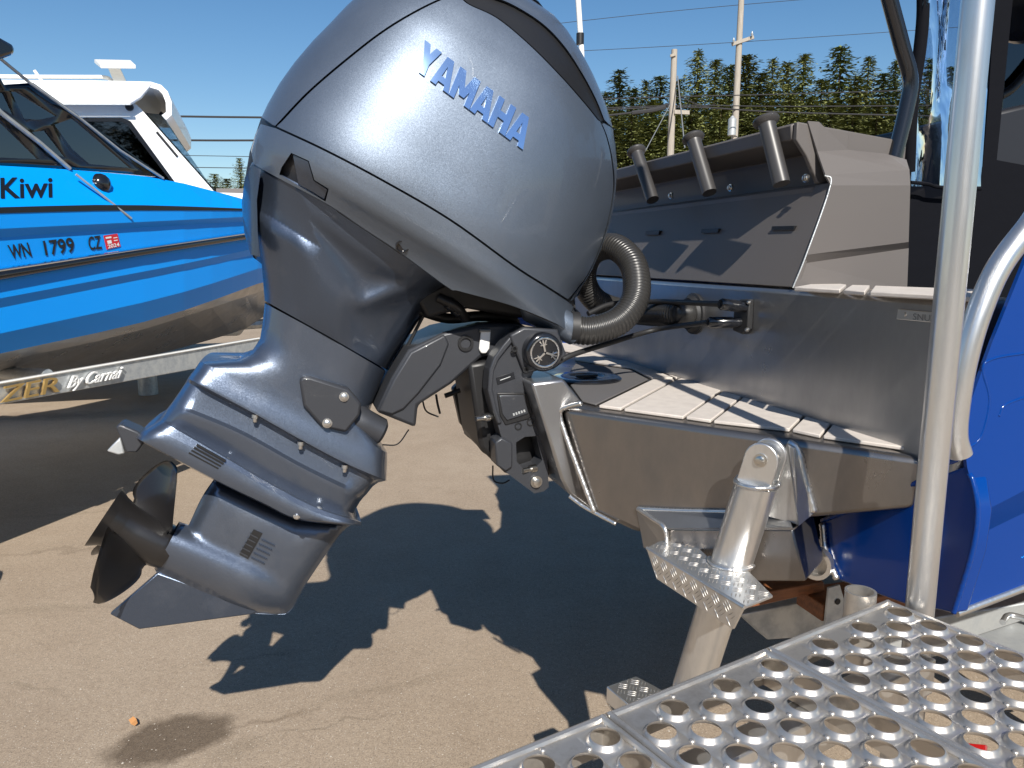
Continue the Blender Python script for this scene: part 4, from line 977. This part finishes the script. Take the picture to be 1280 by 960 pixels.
pb = onZ(1150, 758, PZ)+e1*.0; tube('handrail_post', [Vector((pb.x, pb.y, .0)), Vector((pb.x, pb.y, 1.2)), Vector((pb.x+.004, pb.y, 2.7))], .0185, 'alu_tube', plat, 32)
sb_ = K-e1*.030-e2*.022; lathe('post_sleeve', Vector((sb_.x, sb_.y, PZ-.10)), UP, [(0, .021), (.115, .021), (.115, .0175), (.0, .0175)], 'alu_plank', plat, 28)
slab('reflector', [onZ(x, y, .55) for x, y in ((1180, 925), (1235, 930), (1230, 960), (1180, 955))], (0, 0, -.02), 'red_lens', trl, .004)

# ================================================================== BRIGHT BLUE BOAT ON ITS TRAILER
T0 = Vector((-2.19, 3.3, 0)); LD = Vector((.26, .966, 0)).normalized(); LN = Vector((LD.y, -LD.x, 0)); LBASE = LN.dot(T0); HB = 1.08
def onL(px, py, o=0.): return plane(px, py, LN, LBASE+o)
def lmir(p): return p - LN*(2*(LN.dot(p)-LBASE+HB))
kiwi = thing('cabin_boat', 'bright sky blue aluminium cabin boat with black stripe and registration numbers', 'boat', (-2.6, 4.2, 0))
XS = [-330, -150, 0, 60, 120, 180, 230, 265, 290, 308, 322]
LINES = {  # name: (pixel polyline, lateral offset)
 'gun': ([(0, 207), (87, 212), (194, 222), (264, 238), (301, 248), (330, 257)], -.10),
 's0': ([(0, 259), (146, 256), (301, 260.5), (330, 263)], .0), 's1': ([(0, 266.5), (146, 263), (301, 263.2), (330, 264.5)], .0),
 'c0': ([(0, 286), (166, 278), (308, 271), (330, 270)], .0), 'c1': ([(0, 297), (181, 284), (308, 277), (330, 276)], -.025),
 'r0': ([(0, 338), (154, 315), (308, 292), (330, 288)], -.025), 'r1': ([(0, 349), (154, 321), (308, 298), (330, 294)], -.025),
 'b0': ([(0, 373), (216, 332.5), (316, 311), (330, 308)], -.025), 'b1': ([(0, 385), (216, 341), (316, 319), (330, 316)], -.045),
 'd0': ([(0, 417), (200, 373), (322, 336), (330, 333)], -.045), 'd1': ([(0, 442), (193, 399), (324, 354), (330, 351)], -.095),
 'k0': ([(0, 452), (160, 417), (324, 365), (330, 363)], -.16), 'k1': ([(0, 478), (154, 453), (301, 413), (324, 396), (330, 390)], -.80)}
def lline(nm):
    L, o_ = LINES[nm]; L = np.array(smooth_line(L)); out = []
    for x in XS:
        y = np.interp(x, L[:, 0], L[:, 1]) if x >= 0 else L[0, 1]+(L[0, 1]-L[6, 1])/(L[0, 0]-L[6, 0])*x
        cu = max(0, (x-180)/142); out.append(onL(x, y, o_-.10*cu**2.5))
    p = out[-1]; d = LN.dot(p)-LBASE
    for k in range(1, 5):
        t = k/4; q_ = p+LD*1.7*t; q_ = q_+LN*((-HB-d)*(t**1.7)); q_.z += (.10 if nm != 'k1' else .42)*t + (.0 if nm != 'k0' else .12*t); out.append(q_)
    return out
LL_ = {k: lline(k) for k in LINES}
def strip_pair(name, a, b, m, parent, both=True, th=0):
    A, B = LL_[a], LL_[b]; n = len(A); V = A+B; Fs = [[i, i+n, i+n+1, i+1] for i in range(n-1)]
    if both: k = len(V); V = V+[lmir(p) for p in V]; Fs = Fs+[[j+k for j in f][::-1] for f in Fs]
    return mesh(name, V, Fs, m, parent)
def shell(name, keys, m):
    V = []; Fs = []; n = len(LL_['gun'])
    for k in keys: V += LL_[k]
    for r in range(len(keys)-1): Fs += [[r*n+i, (r+1)*n+i, (r+1)*n+i+1, r*n+i+1] for i in range(n-1)]
    k = len(V); V = V+[lmir(p) for p in V]; Fs = Fs+[[j+k for j in f][::-1] for f in Fs]
    return mesh(name, V, Fs, m, kiwi)
hull = shell('hull', ['gun', 's0', 's1', 'c0', 'c1', 'r0', 'r1', 'b0', 'b1', 'd0', 'd1'], 'kiwi_blue')
bot = shell('hull_bottom', ['d1', 'k0', 'k1'], 'alu_mill')
n_ = len(LL_['gun'])
A_, B_ = LL_['gun'], [lmir(p) for p in LL_['gun']]; mesh('deck', A_+B_, [[i, i+1, n_+i+1, n_+i] for i in range(n_-1)], 'kiwi_blue', kiwi)
A_, B_ = LL_['k1'], [lmir(p) for p in LL_['k1']]; mesh('keel_plate', A_+B_, [[i, n_+i, n_+i+1, i+1] for i in range(n_-1)], 'alu_mill', kiwi)
sA, sB = [p+LN*.003 for p in LL_['s0']][:-3], [p+LN*.003 for p in LL_['s1']][:-3]; n2 = len(sA)
mesh('hull_stripe', sA+sB, [[i, i+n2, i+n2+1, i+1] for i in range(n2-1)], 'black_print', hull)
tube('rub_rail', [p.lerp(q_, .5)+LN*.012 for p, q_ in zip(LL_['r0'], LL_['r1'])][:-2], .021, 'gloss_black', kiwi, 12)
tube('rub_rail_trim', [p+LN*.022+UP*.004 for p in LL_['r0']][:-2], .007, 'chrome', kiwi, 8)
# cabin trunk and windows
def Lw(x, y, o_=-.11): return onL(x, y, o_)
PANES = [[(-120, 118), (6, 116), (20, 146), (6, 138), (-120, 60+70)], [(14, 115), (22, 114), (72, 145), (50, 150), (30, 148)], [(68, 156), (92, 147), (165, 210), (112, 205), (90, 186)], [(-120, 140), (0, 150), (50, 199), (-120, 192)], [(40, 165), (58, 163), (84, 197), (62, 192)]]
cab = patch('window_frame', [[(-200, 100), (0, 107), (41, 107), (60, 120), (195, 221), (87, 211), (0, 206), (-200, 198)]], lambda x, y: 0, 80, 'gloss_black', kiwi, skirt=0, holes=PANES, normals=False, pos=lambda x, y, w: Lw(x, y))
cab.modifiers.new('t', 'SOLIDIFY').thickness = .02
for q_ in PANES: slab('window_pane', [Lw(x, y, -.118) for x, y in q_], -LN*.003, 'clear_glass', cab)
tube('window_pillar', [Lw(x, y, -.098) for x, y in ((-60, 70), (0, 140), (50, 179), (87, 211))], .011, 'galvanised', kiwi, 8)
tube('window_trim', [Lw(x, y, -.10) for x, y in ((0, 73), (38, 104), (100, 148), (150, 188), (204, 223))], .007, 'galvanised', kiwi, 8)
slab('windscreen', [Lw(x, y, -.12) for x, y in ((40, 104), (204, 222))]+[lmir(Lw(x, y, -.12)) for x, y in ((204, 222), (40, 104))], LD*.006+UP*.004, 'tint_glass', kiwi)
slab('far_window', [lmir(Lw(x, y)) for x, y in ((-200, 100), (0, 109), (41, 109), (195, 221), (0, 206), (-200, 198))], LN*.02, 'tint_glass', kiwi)
slab('hardtop', [Lw(x, y, -.02) for x, y in ((-260, 30), (-40, 38), (0, 45), (16, 54), (22, 61), (18, 70), (0, 75), (-260, 90))], -LN*2.1, 'gloss_black', kiwi, .02)
for x0_, y0_, x1_, y1_ in ((-110, 90, -110, 110), (-20, 74, 2, 112)): tube('hardtop_post', [Lw(x0_, y0_, -.12), Lw(x1_, y1_, -.12)], .02, 'gloss_black', kiwi, 10)
for s_ in (0,):
    p = onL(127, 230, -.06); d_ = LN*.9+LD*.2
    nl = lathe('nav_light', p-LN*.02, d_, [(0, .052), (.018, .052), (.035, .046), (.05, .032), (.056, .01)], 'gloss_black', kiwi, 24)
    bolt_head('light_screw', p+LN*.0-LD*.045+UP*.0, d_, .004, .008, 'steel', nl)
tube('drip_rail', [onL(x, y, o_) for x, y, o_ in ((95, 218, -.05), (130, 246, -.01), (164, 273, .006))], .006, 'galvanised', kiwi, 8)
# lettering on the hull
BOLD[0] = .018
ORD = ['gun', 's0', 's1', 'c0', 'c1', 'r0', 'r1', 'b0', 'b1', 'd0', 'd1']
def onH(px, py, lift=.004):
    ys = []
    for k in ORD:
        L = np.array(smooth_line(LINES[k][0])); ys.append(np.interp(px, L[:, 0], L[:, 1]))
    i = int(np.clip(np.searchsorted(ys, py)-1, 0, len(ys)-2)); t = (py-ys[i])/(ys[i+1]-ys[i]); o0, o1 = LINES[ORD[i]][1], LINES[ORD[i+1]][1]
    cu = max(0, (px-180)/142); dd = -.10*cu**2.5
    return onL(px, ys[i], o0+dd).lerp(onL(px, ys[i+1], o1+dd), t)+LN*lift
lettering('hull_name', 'Kiwi', (0, 247.5), (65, 246), (-.5, -25), onH, 'black_print', hull)
def reg(s, a, b, u): lettering('registration_number', s, a, b, u, onH, 'black_print', hull)
reg('WN', (13, 323.5), (39, 320), (-5, -17)); reg('1799', (56, 319), (93.5, 314.5), (-3.5, -18)); reg('CZ', (111, 312.5), (127, 310.5), (-2.5, -16.5))
stk = slab('sticker', [onH(x, y) for x, y in ((128.5, 294.5), (146, 292), (150, 308), (132.5, 312))], -LN*.001, 'red_print', hull)
lettering('sticker_year', '2024', (134, 310.5), (148.5, 307.5), (-.8, -4.5), lambda x, y: onH(x, y, .0055), 'white_print', stk)
for q_ in ([(131, 296.5), (138, 295.5), (138.4, 297.5), (131.5, 298.5)], [(133, 301), (138, 300), (139, 304), (134, 305)], [(141, 297), (145.5, 296.2), (145.8, 297.2), (141.2, 298)], [(141.5, 300.4), (146, 299.6), (146.2, 300.6), (141.7, 301.4)]):
    slab('sticker_mark', [onH(x, y, .005) for x, y in q_], -LN*.0006, 'white_print', stk)

BOLD[0] = .0
ktr = thing('boat_trailer', 'galvanised boat trailer with raised lettering under the sky blue cabin boat', 'trailer', (-2.6, 4.2, 0))
TO = -.10
slab('frame_beam', [onL(x, y, TO) for x, y in ((-330, 544), (0, 479), (324, 423), (324, 445), (239, 462), (0, 506), (-330, 571))], -LN*.06, 'galvanised', ktr, .004)
tube('beam_flange', [onL(x, y, TO+.004) for x, y in ((-330, 543), (0, 479), (324, 423))], .006, 'white_paint', ktr, 8)
slab('frame_beam', [p for p in [lmir(onL(x, y, TO)) for x, y in ((-330, 544), (0, 479), (324, 423), (324, 445), (0, 506), (-330, 571))]], LN*.06, 'galvanised', ktr)
lettering('maker_letters', 'ZER', (2, 503.5), (75, 489.5), (4, -20), lambda x, y: onL(x, y, TO+.020), 'gold', ktr, thick=LN*.012)
lettering('maker_letters', 'By Carnai', (86, 485), (149, 472.5), (4, -15), lambda x, y: onL(x, y, TO+.018), 'white_print', ktr, thick=LN*.012, shear=.06)
pa, pb_ = onL(60, 470, TO-.06), lmir(onL(60, 470, TO-.06)); tube('cross_member', [pa, pb_], .035, 'galvanised', ktr, 12)
for t_ in (.3, .7):
    c_ = pa.lerp(pb_, t_); slab('bunk', [c_+LD*a+LN*b for a, b in ((-1.2, -.05), (1.0, -.05), (1.0, .05), (-1.2, .05))], (0, 0, .16), 'wood', ktr, .004)
for s_ in (0, 1):
    p = onL(-250, 560, TO+.13); p = lmir(p) if s_ else p; p = Vector((p.x, p.y, .33)); w_ = lathe('wheel', p-LN*.1, LN, [(0, .22), (.01, .30), (.04, .33), (.16, .33), (.19, .30), (.20, .22)], 'rubber', ktr, 32)
    lathe('wheel_rim', p-LN*.11, LN, [(0, .2), (.22, .2)], 'galvanised', w_, 24)
    q0 = onL(-250, 548, TO-.03); q0 = lmir(q0) if s_ else q0; tube('axle_arm', [Vector((p.x, p.y, .33)), q0], .04, 'galvanised', ktr, 10)
jk = onL(324, 434, TO-.03); jm = jk.lerp(lmir(jk), .5)+LD*1.9
for q_ in (jk, lmir(jk)): tube('tongue_beam', [q_, Vector((jm.x, jm.y, q_.z))], .045, 'galvanised', ktr, 8)
tube('jack_stand', [Vector((jm.x, jm.y, 0)), Vector((jm.x, jm.y, jk.z+.1))], .04, 'galvanised', ktr, 12)

# ================================================================== WHITE CABIN BOAT BEHIND
YB = 7.2
BV = Vector((-.315, .949, 0)); BP = Vector((-3.45, 7.2, 0))
def oB(x, y, dy=0.): return plane(x, y, BV, BV.dot(BP)+dy)
wb = thing('pilothouse_boat', 'white pilothouse boat with roof rail and flat radar stand behind the blue boat', 'boat', (-4.2, YB+1, 0))
YV = BV
slab('cabin_side', [oB(x, y) for x, y in ((-160, 128), (79, 130), (168, 129), (176, 136), (268, 240), (262, 330), (-160, 330))], YV*.03, 'white_paint', wb)
slab('cabin_side', [oB(x, y)+YV*2.1 for x, y in ((-160, 128), (168, 129), (268, 240), (262, 330), (-160, 330))], -YV*.03, 'white_paint', wb)
sw = slab('side_window', [oB(x, y, -.012) for x, y in ((98, 150), (104, 147), (152, 147), (163, 151), (222, 232), (98, 232))], YV*.02, 'gloss_black', wb, .01)
slab('window_pane', [oB(x, y, -.017) for x, y in ((103, 152), (151, 152), (159, 156), (213, 226), (103, 226))], YV*.003, 'tint_glass', sw)
slab('windscreen', [oB(180, 141, .06), oB(270, 241, .06), oB(270, 241, .06)+YV*1.95, oB(180, 141, .06)+YV*1.95], Vector((.01, 0, .008)), 'gloss_black', wb)
slab('windscreen_pane', [oB(x, y, .03) for x, y in ((180, 141), (202, 143), (268, 239), (243, 233))], YV*.02, 'clear_glass', wb)
tube('windscreen_wiper', [oB(196, 165, .0), oB(222, 196, .0)], .012, 'black', wb, 6); tube('wiper_arm', [oB(214, 152, .4), oB(200, 141, .4)], .02, 'black', wb, 6)
# roof with curved visor
prof = [(-160, 101), (41, 103), (120, 103.5), (190, 105), (203, 109), (211, 117), (216, 130), (216, 146), (209, 152)]
V = []; n = len(prof)
for dy in (-.10, 2.2):
    V += [oB(x, y)+YV*dy for x, y in prof]
mesh('roof', V, [[i, i+1, n+i+1, n+i] for i in range(n-1)], 'white_paint', wb).modifiers.new('t', 'SOLIDIFY').thickness = .05
slab('roof_edge', [oB(x, y, -.11) for x, y in ((-160, 101), (41, 103), (190, 105), (176, 122), (163, 130), (79, 129.5), (-160, 128))], YV*.06, 'white_paint', wb, .01)
slab('roof_gutter', [oB(x, y, -.13) for x, y in ((-160, 127.5), (79, 128.5), (163, 129), (163, 131), (-160, 130))], YV*.02, 'galvanised', wb)
lathe('speaker', oB(162, 134, -.03), -YV, [(0, .035), (.02, .035), (.022, .028), (.01, .025)], 'black', wb, 18)
for dy in (.25, 1.8): tube('roof_rail', [oB(x, y)+YV*dy for x, y in ((-160, 86), (18, 88), (100, 88.5), (124, 89), (133, 93), (142, 104))], .018, 'white_paint', wb, 10, 4)
for x in (-60, 43): tube('rail_post', [oB(x, 88, .25), oB(x+11, 104, .25)], .014, 'white_paint', wb, 8)
slab('radar_shelf', [oB(118, 79, .3), oB(164, 80, .3), oB(170, 86, .0), oB(126, 85.5, .0)], (0, 0, .035), 'white_paint', wb, .006)
slab('radar_leg', [oB(x, y, .15) for x, y in ((135, 85), (150, 85), (159, 104), (143, 104))], YV*.04, 'white_paint', wb, .004)
slab('hull', [oB(x, y, -.15) for x, y in ((-160, 240), (262, 240), (420, 245), (300, 420), (-160, 430))], YV*2.4, 'white_paint', wb, .03)
for x in (-60, 180):
    p = oB(x, 420, .9); tube('boat_stand', [Vector((p.x, p.y, 0)), Vector((p.x, p.y, p.z+.1))], .1, 'galvanised', wb, 10)

# ================================================================== BACKGROUND
def conifer(seed, hgt, rad, dense=1.0, mat_='needles'):
    rnd = random.Random(seed); V = []; Fs = []
    nlev = int(hgt/.40)
    for l in range(nlev):
        t = l/nlev; z = hgt*(.06+.94*t); L0 = rad*(1-t)**.74*(.80+.4*rnd.random())+.16
        nb = int((10 if t < .75 else 7)*dense); a0 = rnd.random()*6.28
        for b_ in range(nb):
            a = a0+6.28*b_/nb+rnd.uniform(-.35, .35); L = L0*rnd.uniform(.55, 1.2); dr = rnd.uniform(.05, .40)*(1-.7*t)
            ns = max(3, int(L/.30))
            for s in range(ns):
                r = L*(s+.6)/ns; w = (.46*(1.1-.65*s/ns)+.07)*(1-.5*t)
                for q_ in range(3):
                    ang = a+rnd.uniform(-.28, .28)*(1.5-s/ns); cx, cy = math.cos(ang)*r, math.sin(ang)*r
                    cz = z-dr*r+.22*(r/L)**2*L+rnd.uniform(-.16, .16)
                    d1 = Vector((math.cos(ang+rnd.uniform(-.9, .9)), math.sin(ang+rnd.uniform(-.9, .9)), rnd.uniform(-.55, .25)))*w*rnd.uniform(.8, 1.4)
                    d2 = Vector((-d1.y, d1.x, rnd.uniform(-.6, .6)*w)).normalized()*w*rnd.uniform(.35, .65)
                    p = Vector((cx, cy, cz)); k = len(V)
                    V += [p-d1*.4-d2*.4, p-d1*.2+d2*.6, p+d1*.7+d2*.3, p+d1*1.0-d2*.15]; Fs.append([k, k+1, k+2, k+3])
    me = bpy.data.meshes.new('crown'); me.from_pydata([tuple(v) for v in V], [], Fs); me.materials.append(MATS[mat_]); me.update()
    Vt, Ft = sweep([Vector((0, 0, 0)), Vector((.05, 0, hgt*.5)), Vector((0, 0, hgt*.98))], [hgt*.014, hgt*.009, .02], 7)
    mt = bpy.data.meshes.new('trunk'); mt.from_pydata([tuple(v) for v in Vt], [], Ft); mt.materials.append(MATS['bark']); mt.update()
    return me, mt
kinds = [conifer(1, 16, 4.2, 1.25), conifer(2, 16, 3.8, 1.25, mat_='needles_dark'), conifer(3, 16, 4.4, 1.25), conifer(4, 16, 4.0, 1.25, mat_='needles_dark'), conifer(5, 16, 4.8, 1.3)]
def tree(kind, px, ytop, depth, label, group, wide=1.0, rot=0.):
    top_ = onY(px, ytop, depth); s_ = top_.z/16.0
    o = thing('conifer_tree', label, 'tree', (top_.x, top_.y, 0), group); o.scale = (s_*wide, s_*wide, s_); o.rotation_euler.z = rot
    for nm, me in (('crown', kinds[kind][0]), ('trunk', kinds[kind][1])):
        c_ = bpy.data.objects.new(nm, me); col.objects.link(c_); c_.parent = o
TL = 'tall green conifer in the tree row behind the two wooden utility poles'; TG = 'conifers behind the utility poles'
tops = [(757, 112, 66), (775, 84, 64), (792, 108, 60), (808, 98, 66), (826, 92, 62), (848, 96, 68), (873, 60, 63), (895, 71, 66), (913, 78, 62), (934, 66, 67), (952, 88, 61), (967, 70, 65), (985, 75, 68), (1006, 64, 62), (1028, 96, 60), (1052, 54, 64), (1072, 92, 61), (1087, 67, 66), (1106, 88, 62), (1121, 72, 65), (1142, 84, 63), (1165, 70, 66), (1190, 80, 63), (1215, 72, 66), (1240, 62, 64), (1262, 58, 63), (1290, 70, 66), (1320, 60, 64)]
for i, (x, y, d) in enumerate(tops): tree([0, 1, 2, 3, 4][(i*3+i//4) % 5], x, y, d, TL, TG, 1.0+.5*random.random(), random.random()*6)
TL2 = 'shorter yellow green conifer filling the front of the tree row'; TG2 = 'shorter conifers in front of the tree row'
for x, y, d in [(765, 128, 56), (790, 140, 55), (815, 122, 57), (842, 135, 55), (866, 118, 56), (902, 122, 55), (930, 112, 57), (960, 125, 55), (988, 116, 56), (1015, 118, 57), (1040, 126, 55), (1068, 118, 56), (1098, 122, 56), (1130, 116, 56), (1170, 125, 57), (1210, 118, 56), (1255, 116, 55), (1300, 118, 57)]:
    tree(random.choice([0, 2, 4]), x, y, d, TL2, TG2, 1.25+.3*random.random(), random.random()*6)
for x, y, d, w in ((268, 216, 70, 1.6), (283, 222, 74, 1.9), (299, 196, 66, .9), (318, 214, 70, 1.5), (340, 205, 72, 1.5)):
    tree(4, x, y, d, 'low far off tree beyond the bow of the sky blue boat', 'far trees beyond the blue boat', w, x)
tv, tf = [], []  # unseen wood added behind the camera to block low sky and darken reflections
for i in range(22):
    me = kinds[i % 5][0]; sc_ = random.uniform(.75, 1.15); ox, oy = -52+i*5+random.uniform(-1, 1), -44+random.uniform(-4, 4); a_ = random.random()*6; ca, sa = math.cos(a_)*sc_*1.3, math.sin(a_)*sc_*1.3
    co = np.empty(len(me.vertices)*3, np.float32); me.vertices.foreach_get('co', co); co = co.reshape(-1, 3); k = sum(len(t) for t in tv)
    tv.append(np.c_[co[:, 0]*ca-co[:, 1]*sa+ox, co[:, 0]*sa+co[:, 1]*ca+oy, co[:, 2]*sc_]); tf.append(np.arange(len(co)).reshape(-1, 4)+k)
mt_ = bpy.data.meshes.new('added_treeline'); mt_.from_pydata(np.vstack(tv).tolist(), [], np.vstack(tf).tolist()); mt_.materials.append(MATS['needles_dark'])
tl_o = bpy.data.objects.new('added_treeline', mt_); col.objects.link(tl_o); tl_o['kind'] = 'stuff'; tag(tl_o, 'added unseen conifer wood behind the camera, blocking low sky and feeding reflections', 'trees')
sh = onY(298, 243, 52); shed = thing('far_shed', 'small pale far off building beside the low trees', 'building', (sh.x, 52, 0))
slab('wall', [(sh.x-.9, 52, 0), (sh.x+6, 52, 0), (sh.x+6, 52, sh.z), (sh.x-.9, 52, sh.z)], (0, 6, 0), 'grey_shed', shed)
slab('roof', [(sh.x-1.3, 51.6, sh.z), (sh.x+6.4, 51.6, sh.z), (sh.x+6.4, 51.6, sh.z+.35), (sh.x-1.3, 51.6, sh.z+.35)], (0, 6.8, 0), 'roof_shed', shed)
slab('window', [(sh.x-.5, 51.98, sh.z-1.4), (sh.x+.4, 51.98, sh.z-1.4), (sh.x+.4, 51.98, sh.z-.5), (sh.x-.5, 51.98, sh.z-.5)], (0, .05, 0), 'gloss_black', shed)
def upole(px, ytop, d, label):
    t_ = onY(px, ytop, d); o = thing('utility_pole', label, 'utility pole', (t_.x, d, 0), 'wooden utility poles')
    tube('pole', [Vector((t_.x-.05, d, 0)), Vector((t_.x, d, t_.z))], [.19, .13], 'pole_wood', o, 12); return o, t_
p1, q1 = upole(843, 62, 36, 'shorter weathered wooden utility pole with a guy wire and thick cable bundles')
slab('crossarm', [onY(x, y, 35.8) for x, y in ((838, 68), (845, 66), (845, 69.5), (838, 71))], (0, .1, 0), 'pole_wood', p1)
slab('crossarm', [onY(x, y, 35.8) for x, y in ((843, 137), (862, 138), (862, 143), (843, 142))], (0, .12, 0), 'pole_wood', p1)
tube('guy_wire', [onY(847, 95, 35.9), onY(856, 185, 33)], .028, 'wire_far', p1, 6); tube('guy_wire', [onY(838, 130, 35.9), onY(805, 192, 34)], .02, 'wire_far', p1, 6)
p2, q2 = upole(927, -8, 38, 'taller wooden utility pole with crossarm and a grey transformer can')
slab('crossarm', [onY(x, y, 37.8) for x, y in ((915, 53), (942, 44), (943, 48), (916, 57))], (0, .14, 0), 'pole_wood', p2)
tr = onY(915, 160, 37.6); lathe('transformer', Vector((tr.x, tr.y, tr.z-.35)), UP, [(0, .17), (.02, .19), (.75, .19), (.8, .12), (.9, .05)], 'galvanised', p2, 18)
lathe('insulator', onY(940, 45, 37.7), UP, [(0, .03), (.1, .06), (.14, .03), (.2, .03)], 'galvanised', p2, 10); lathe('insulator', onY(917, 53, 37.7), UP, [(0, .03), (.1, .06), (.14, .03), (.2, .03)], 'galvanised', p2, 10)
WL = 'power line strung in front of the conifer row'; WG = 'power lines before the trees'
def wire(pts, r, m, lab, grp, name='power_line'):
    P = [onY(x, y, d) for x, y, d in pts]; a, c_ = P[0], P[-1]
    o = tube(name, P, r, m, None, 6, 6); tag(o, lab, 'power line', grp); return o
for pts, r in (([(600, 128, 36), (840, 121, 36), (1000, 117, 36), (1400, 105, 36)], .022), ([(600, 142, 36), (840, 132, 36), (1000, 133, 36), (1400, 130, 36)], .022), ([(600, 146, 36), (843, 134, 36), (1000, 141, 36), (1400, 150, 36)], .030), ([(850, 121, 36), (880, 133, 37), (925, 138, 38)], .03), ([(600, 158, 36), (780, 142, 36), (840, 129, 36)], .04), ([(600, 40, 38), (925, 6, 38), (1400, -30, 38)], .012), ([(600, 70, 38), (917, 53, 38), (1400, 20, 38)], .012)):
    wire(pts, r, 'wire', WL, WG)
tb = wire([(790, 141, 36), (815, 138, 36), (832, 134, 36)], .09, 'wire', 'thick black cable splice case hanging beside the shorter utility pole', 'cable splice', 'cable_splice')
WL2 = 'dark power line crossing the sky behind the white pilothouse boat'; WG2 = 'power lines behind the white boat'
for pts, r in (([(150, 145, 40), (260, 146, 40), (420, 150, 40), (700, 170, 40)], .05), ([(150, 175, 40), (260, 175.5, 40), (420, 177, 40), (700, 190, 40)], .05), ([(150, 194, 44), (300, 195.5, 44), (700, 205, 44)], .018), ([(150, 208, 44), (300, 210, 44), (700, 215, 44)], .022)):
    wire(pts, r, 'wire', WL2, WG2)
an = thing('whip_antenna', 'thin white whip antenna with a black collar rising behind the motor cowl', 'antenna', onY(728, 300, 4.6))
tube('mast', [Vector((onY(731, 300, 4.6).x, 4.6, 0)), onY(731, 300, 4.6), onY(727, 66, 4.6), onY(720, -40, 4.6)], .016, 'white_paint', an, 10)
lathe('collar', onY(725.2, 44, 4.6)+Vector((0, 0, -.05)), UP, [(0, .022), (.06, .022)], 'black', an, 12)
lf = onZ(166, 908, 0); P = [Vector((a*.5, b*.5, c_)) for a, b, c_ in ((-.022, .016, .008), (-.008, .004, .003), (.012, -.008, .004), (.024, -.010, .010), (.010, .010, .012), (-.006, .020, .014))]
leafo = mesh('fallen_leaf', [lf+p*1.7 for p in P], [[0, 1, 4, 5], [1, 2, 3, 4]], 'leaf'); leafo.modifiers.new('t', 'SOLIDIFY').thickness = .0008
tag(leafo, 'small curled orange leaf lying on the asphalt beside the dark stain', 'leaf')

# loose grit on the asphalt
GV, GF = [], []; rg = random.Random(3)
mat('grit', (.36, .32, .27), .9)
for i in range(900):
    p = onZ(rg.uniform(-40, 900), 470+490*rg.random()**.7, 0); r = rg.uniform(.0012, .0032)*(1.6 if rg.random() < .06 else 1); k = len(GV); a = rg.random()*6
    pts = [p+Vector((math.cos(a+j*1.5708)*r*rg.uniform(.7, 1.3), math.sin(a+j*1.5708)*r*rg.uniform(.7, 1.3), r*.25)) for j in range(4)]
    GV += pts+[p+Vector((0, 0, r*.9)), p-Vector((0, 0, r*.3))]
    for j in range(4): j2 = (j+1) % 4; GF += [[k+j, k+j2, k+4], [k+j2, k+j, k+5]]
gr_ = mesh('loose_grit', GV, GF, 'grit'); gr_['kind'] = 'stuff'; tag(gr_, 'loose grit scattered over the tan asphalt', 'grit')
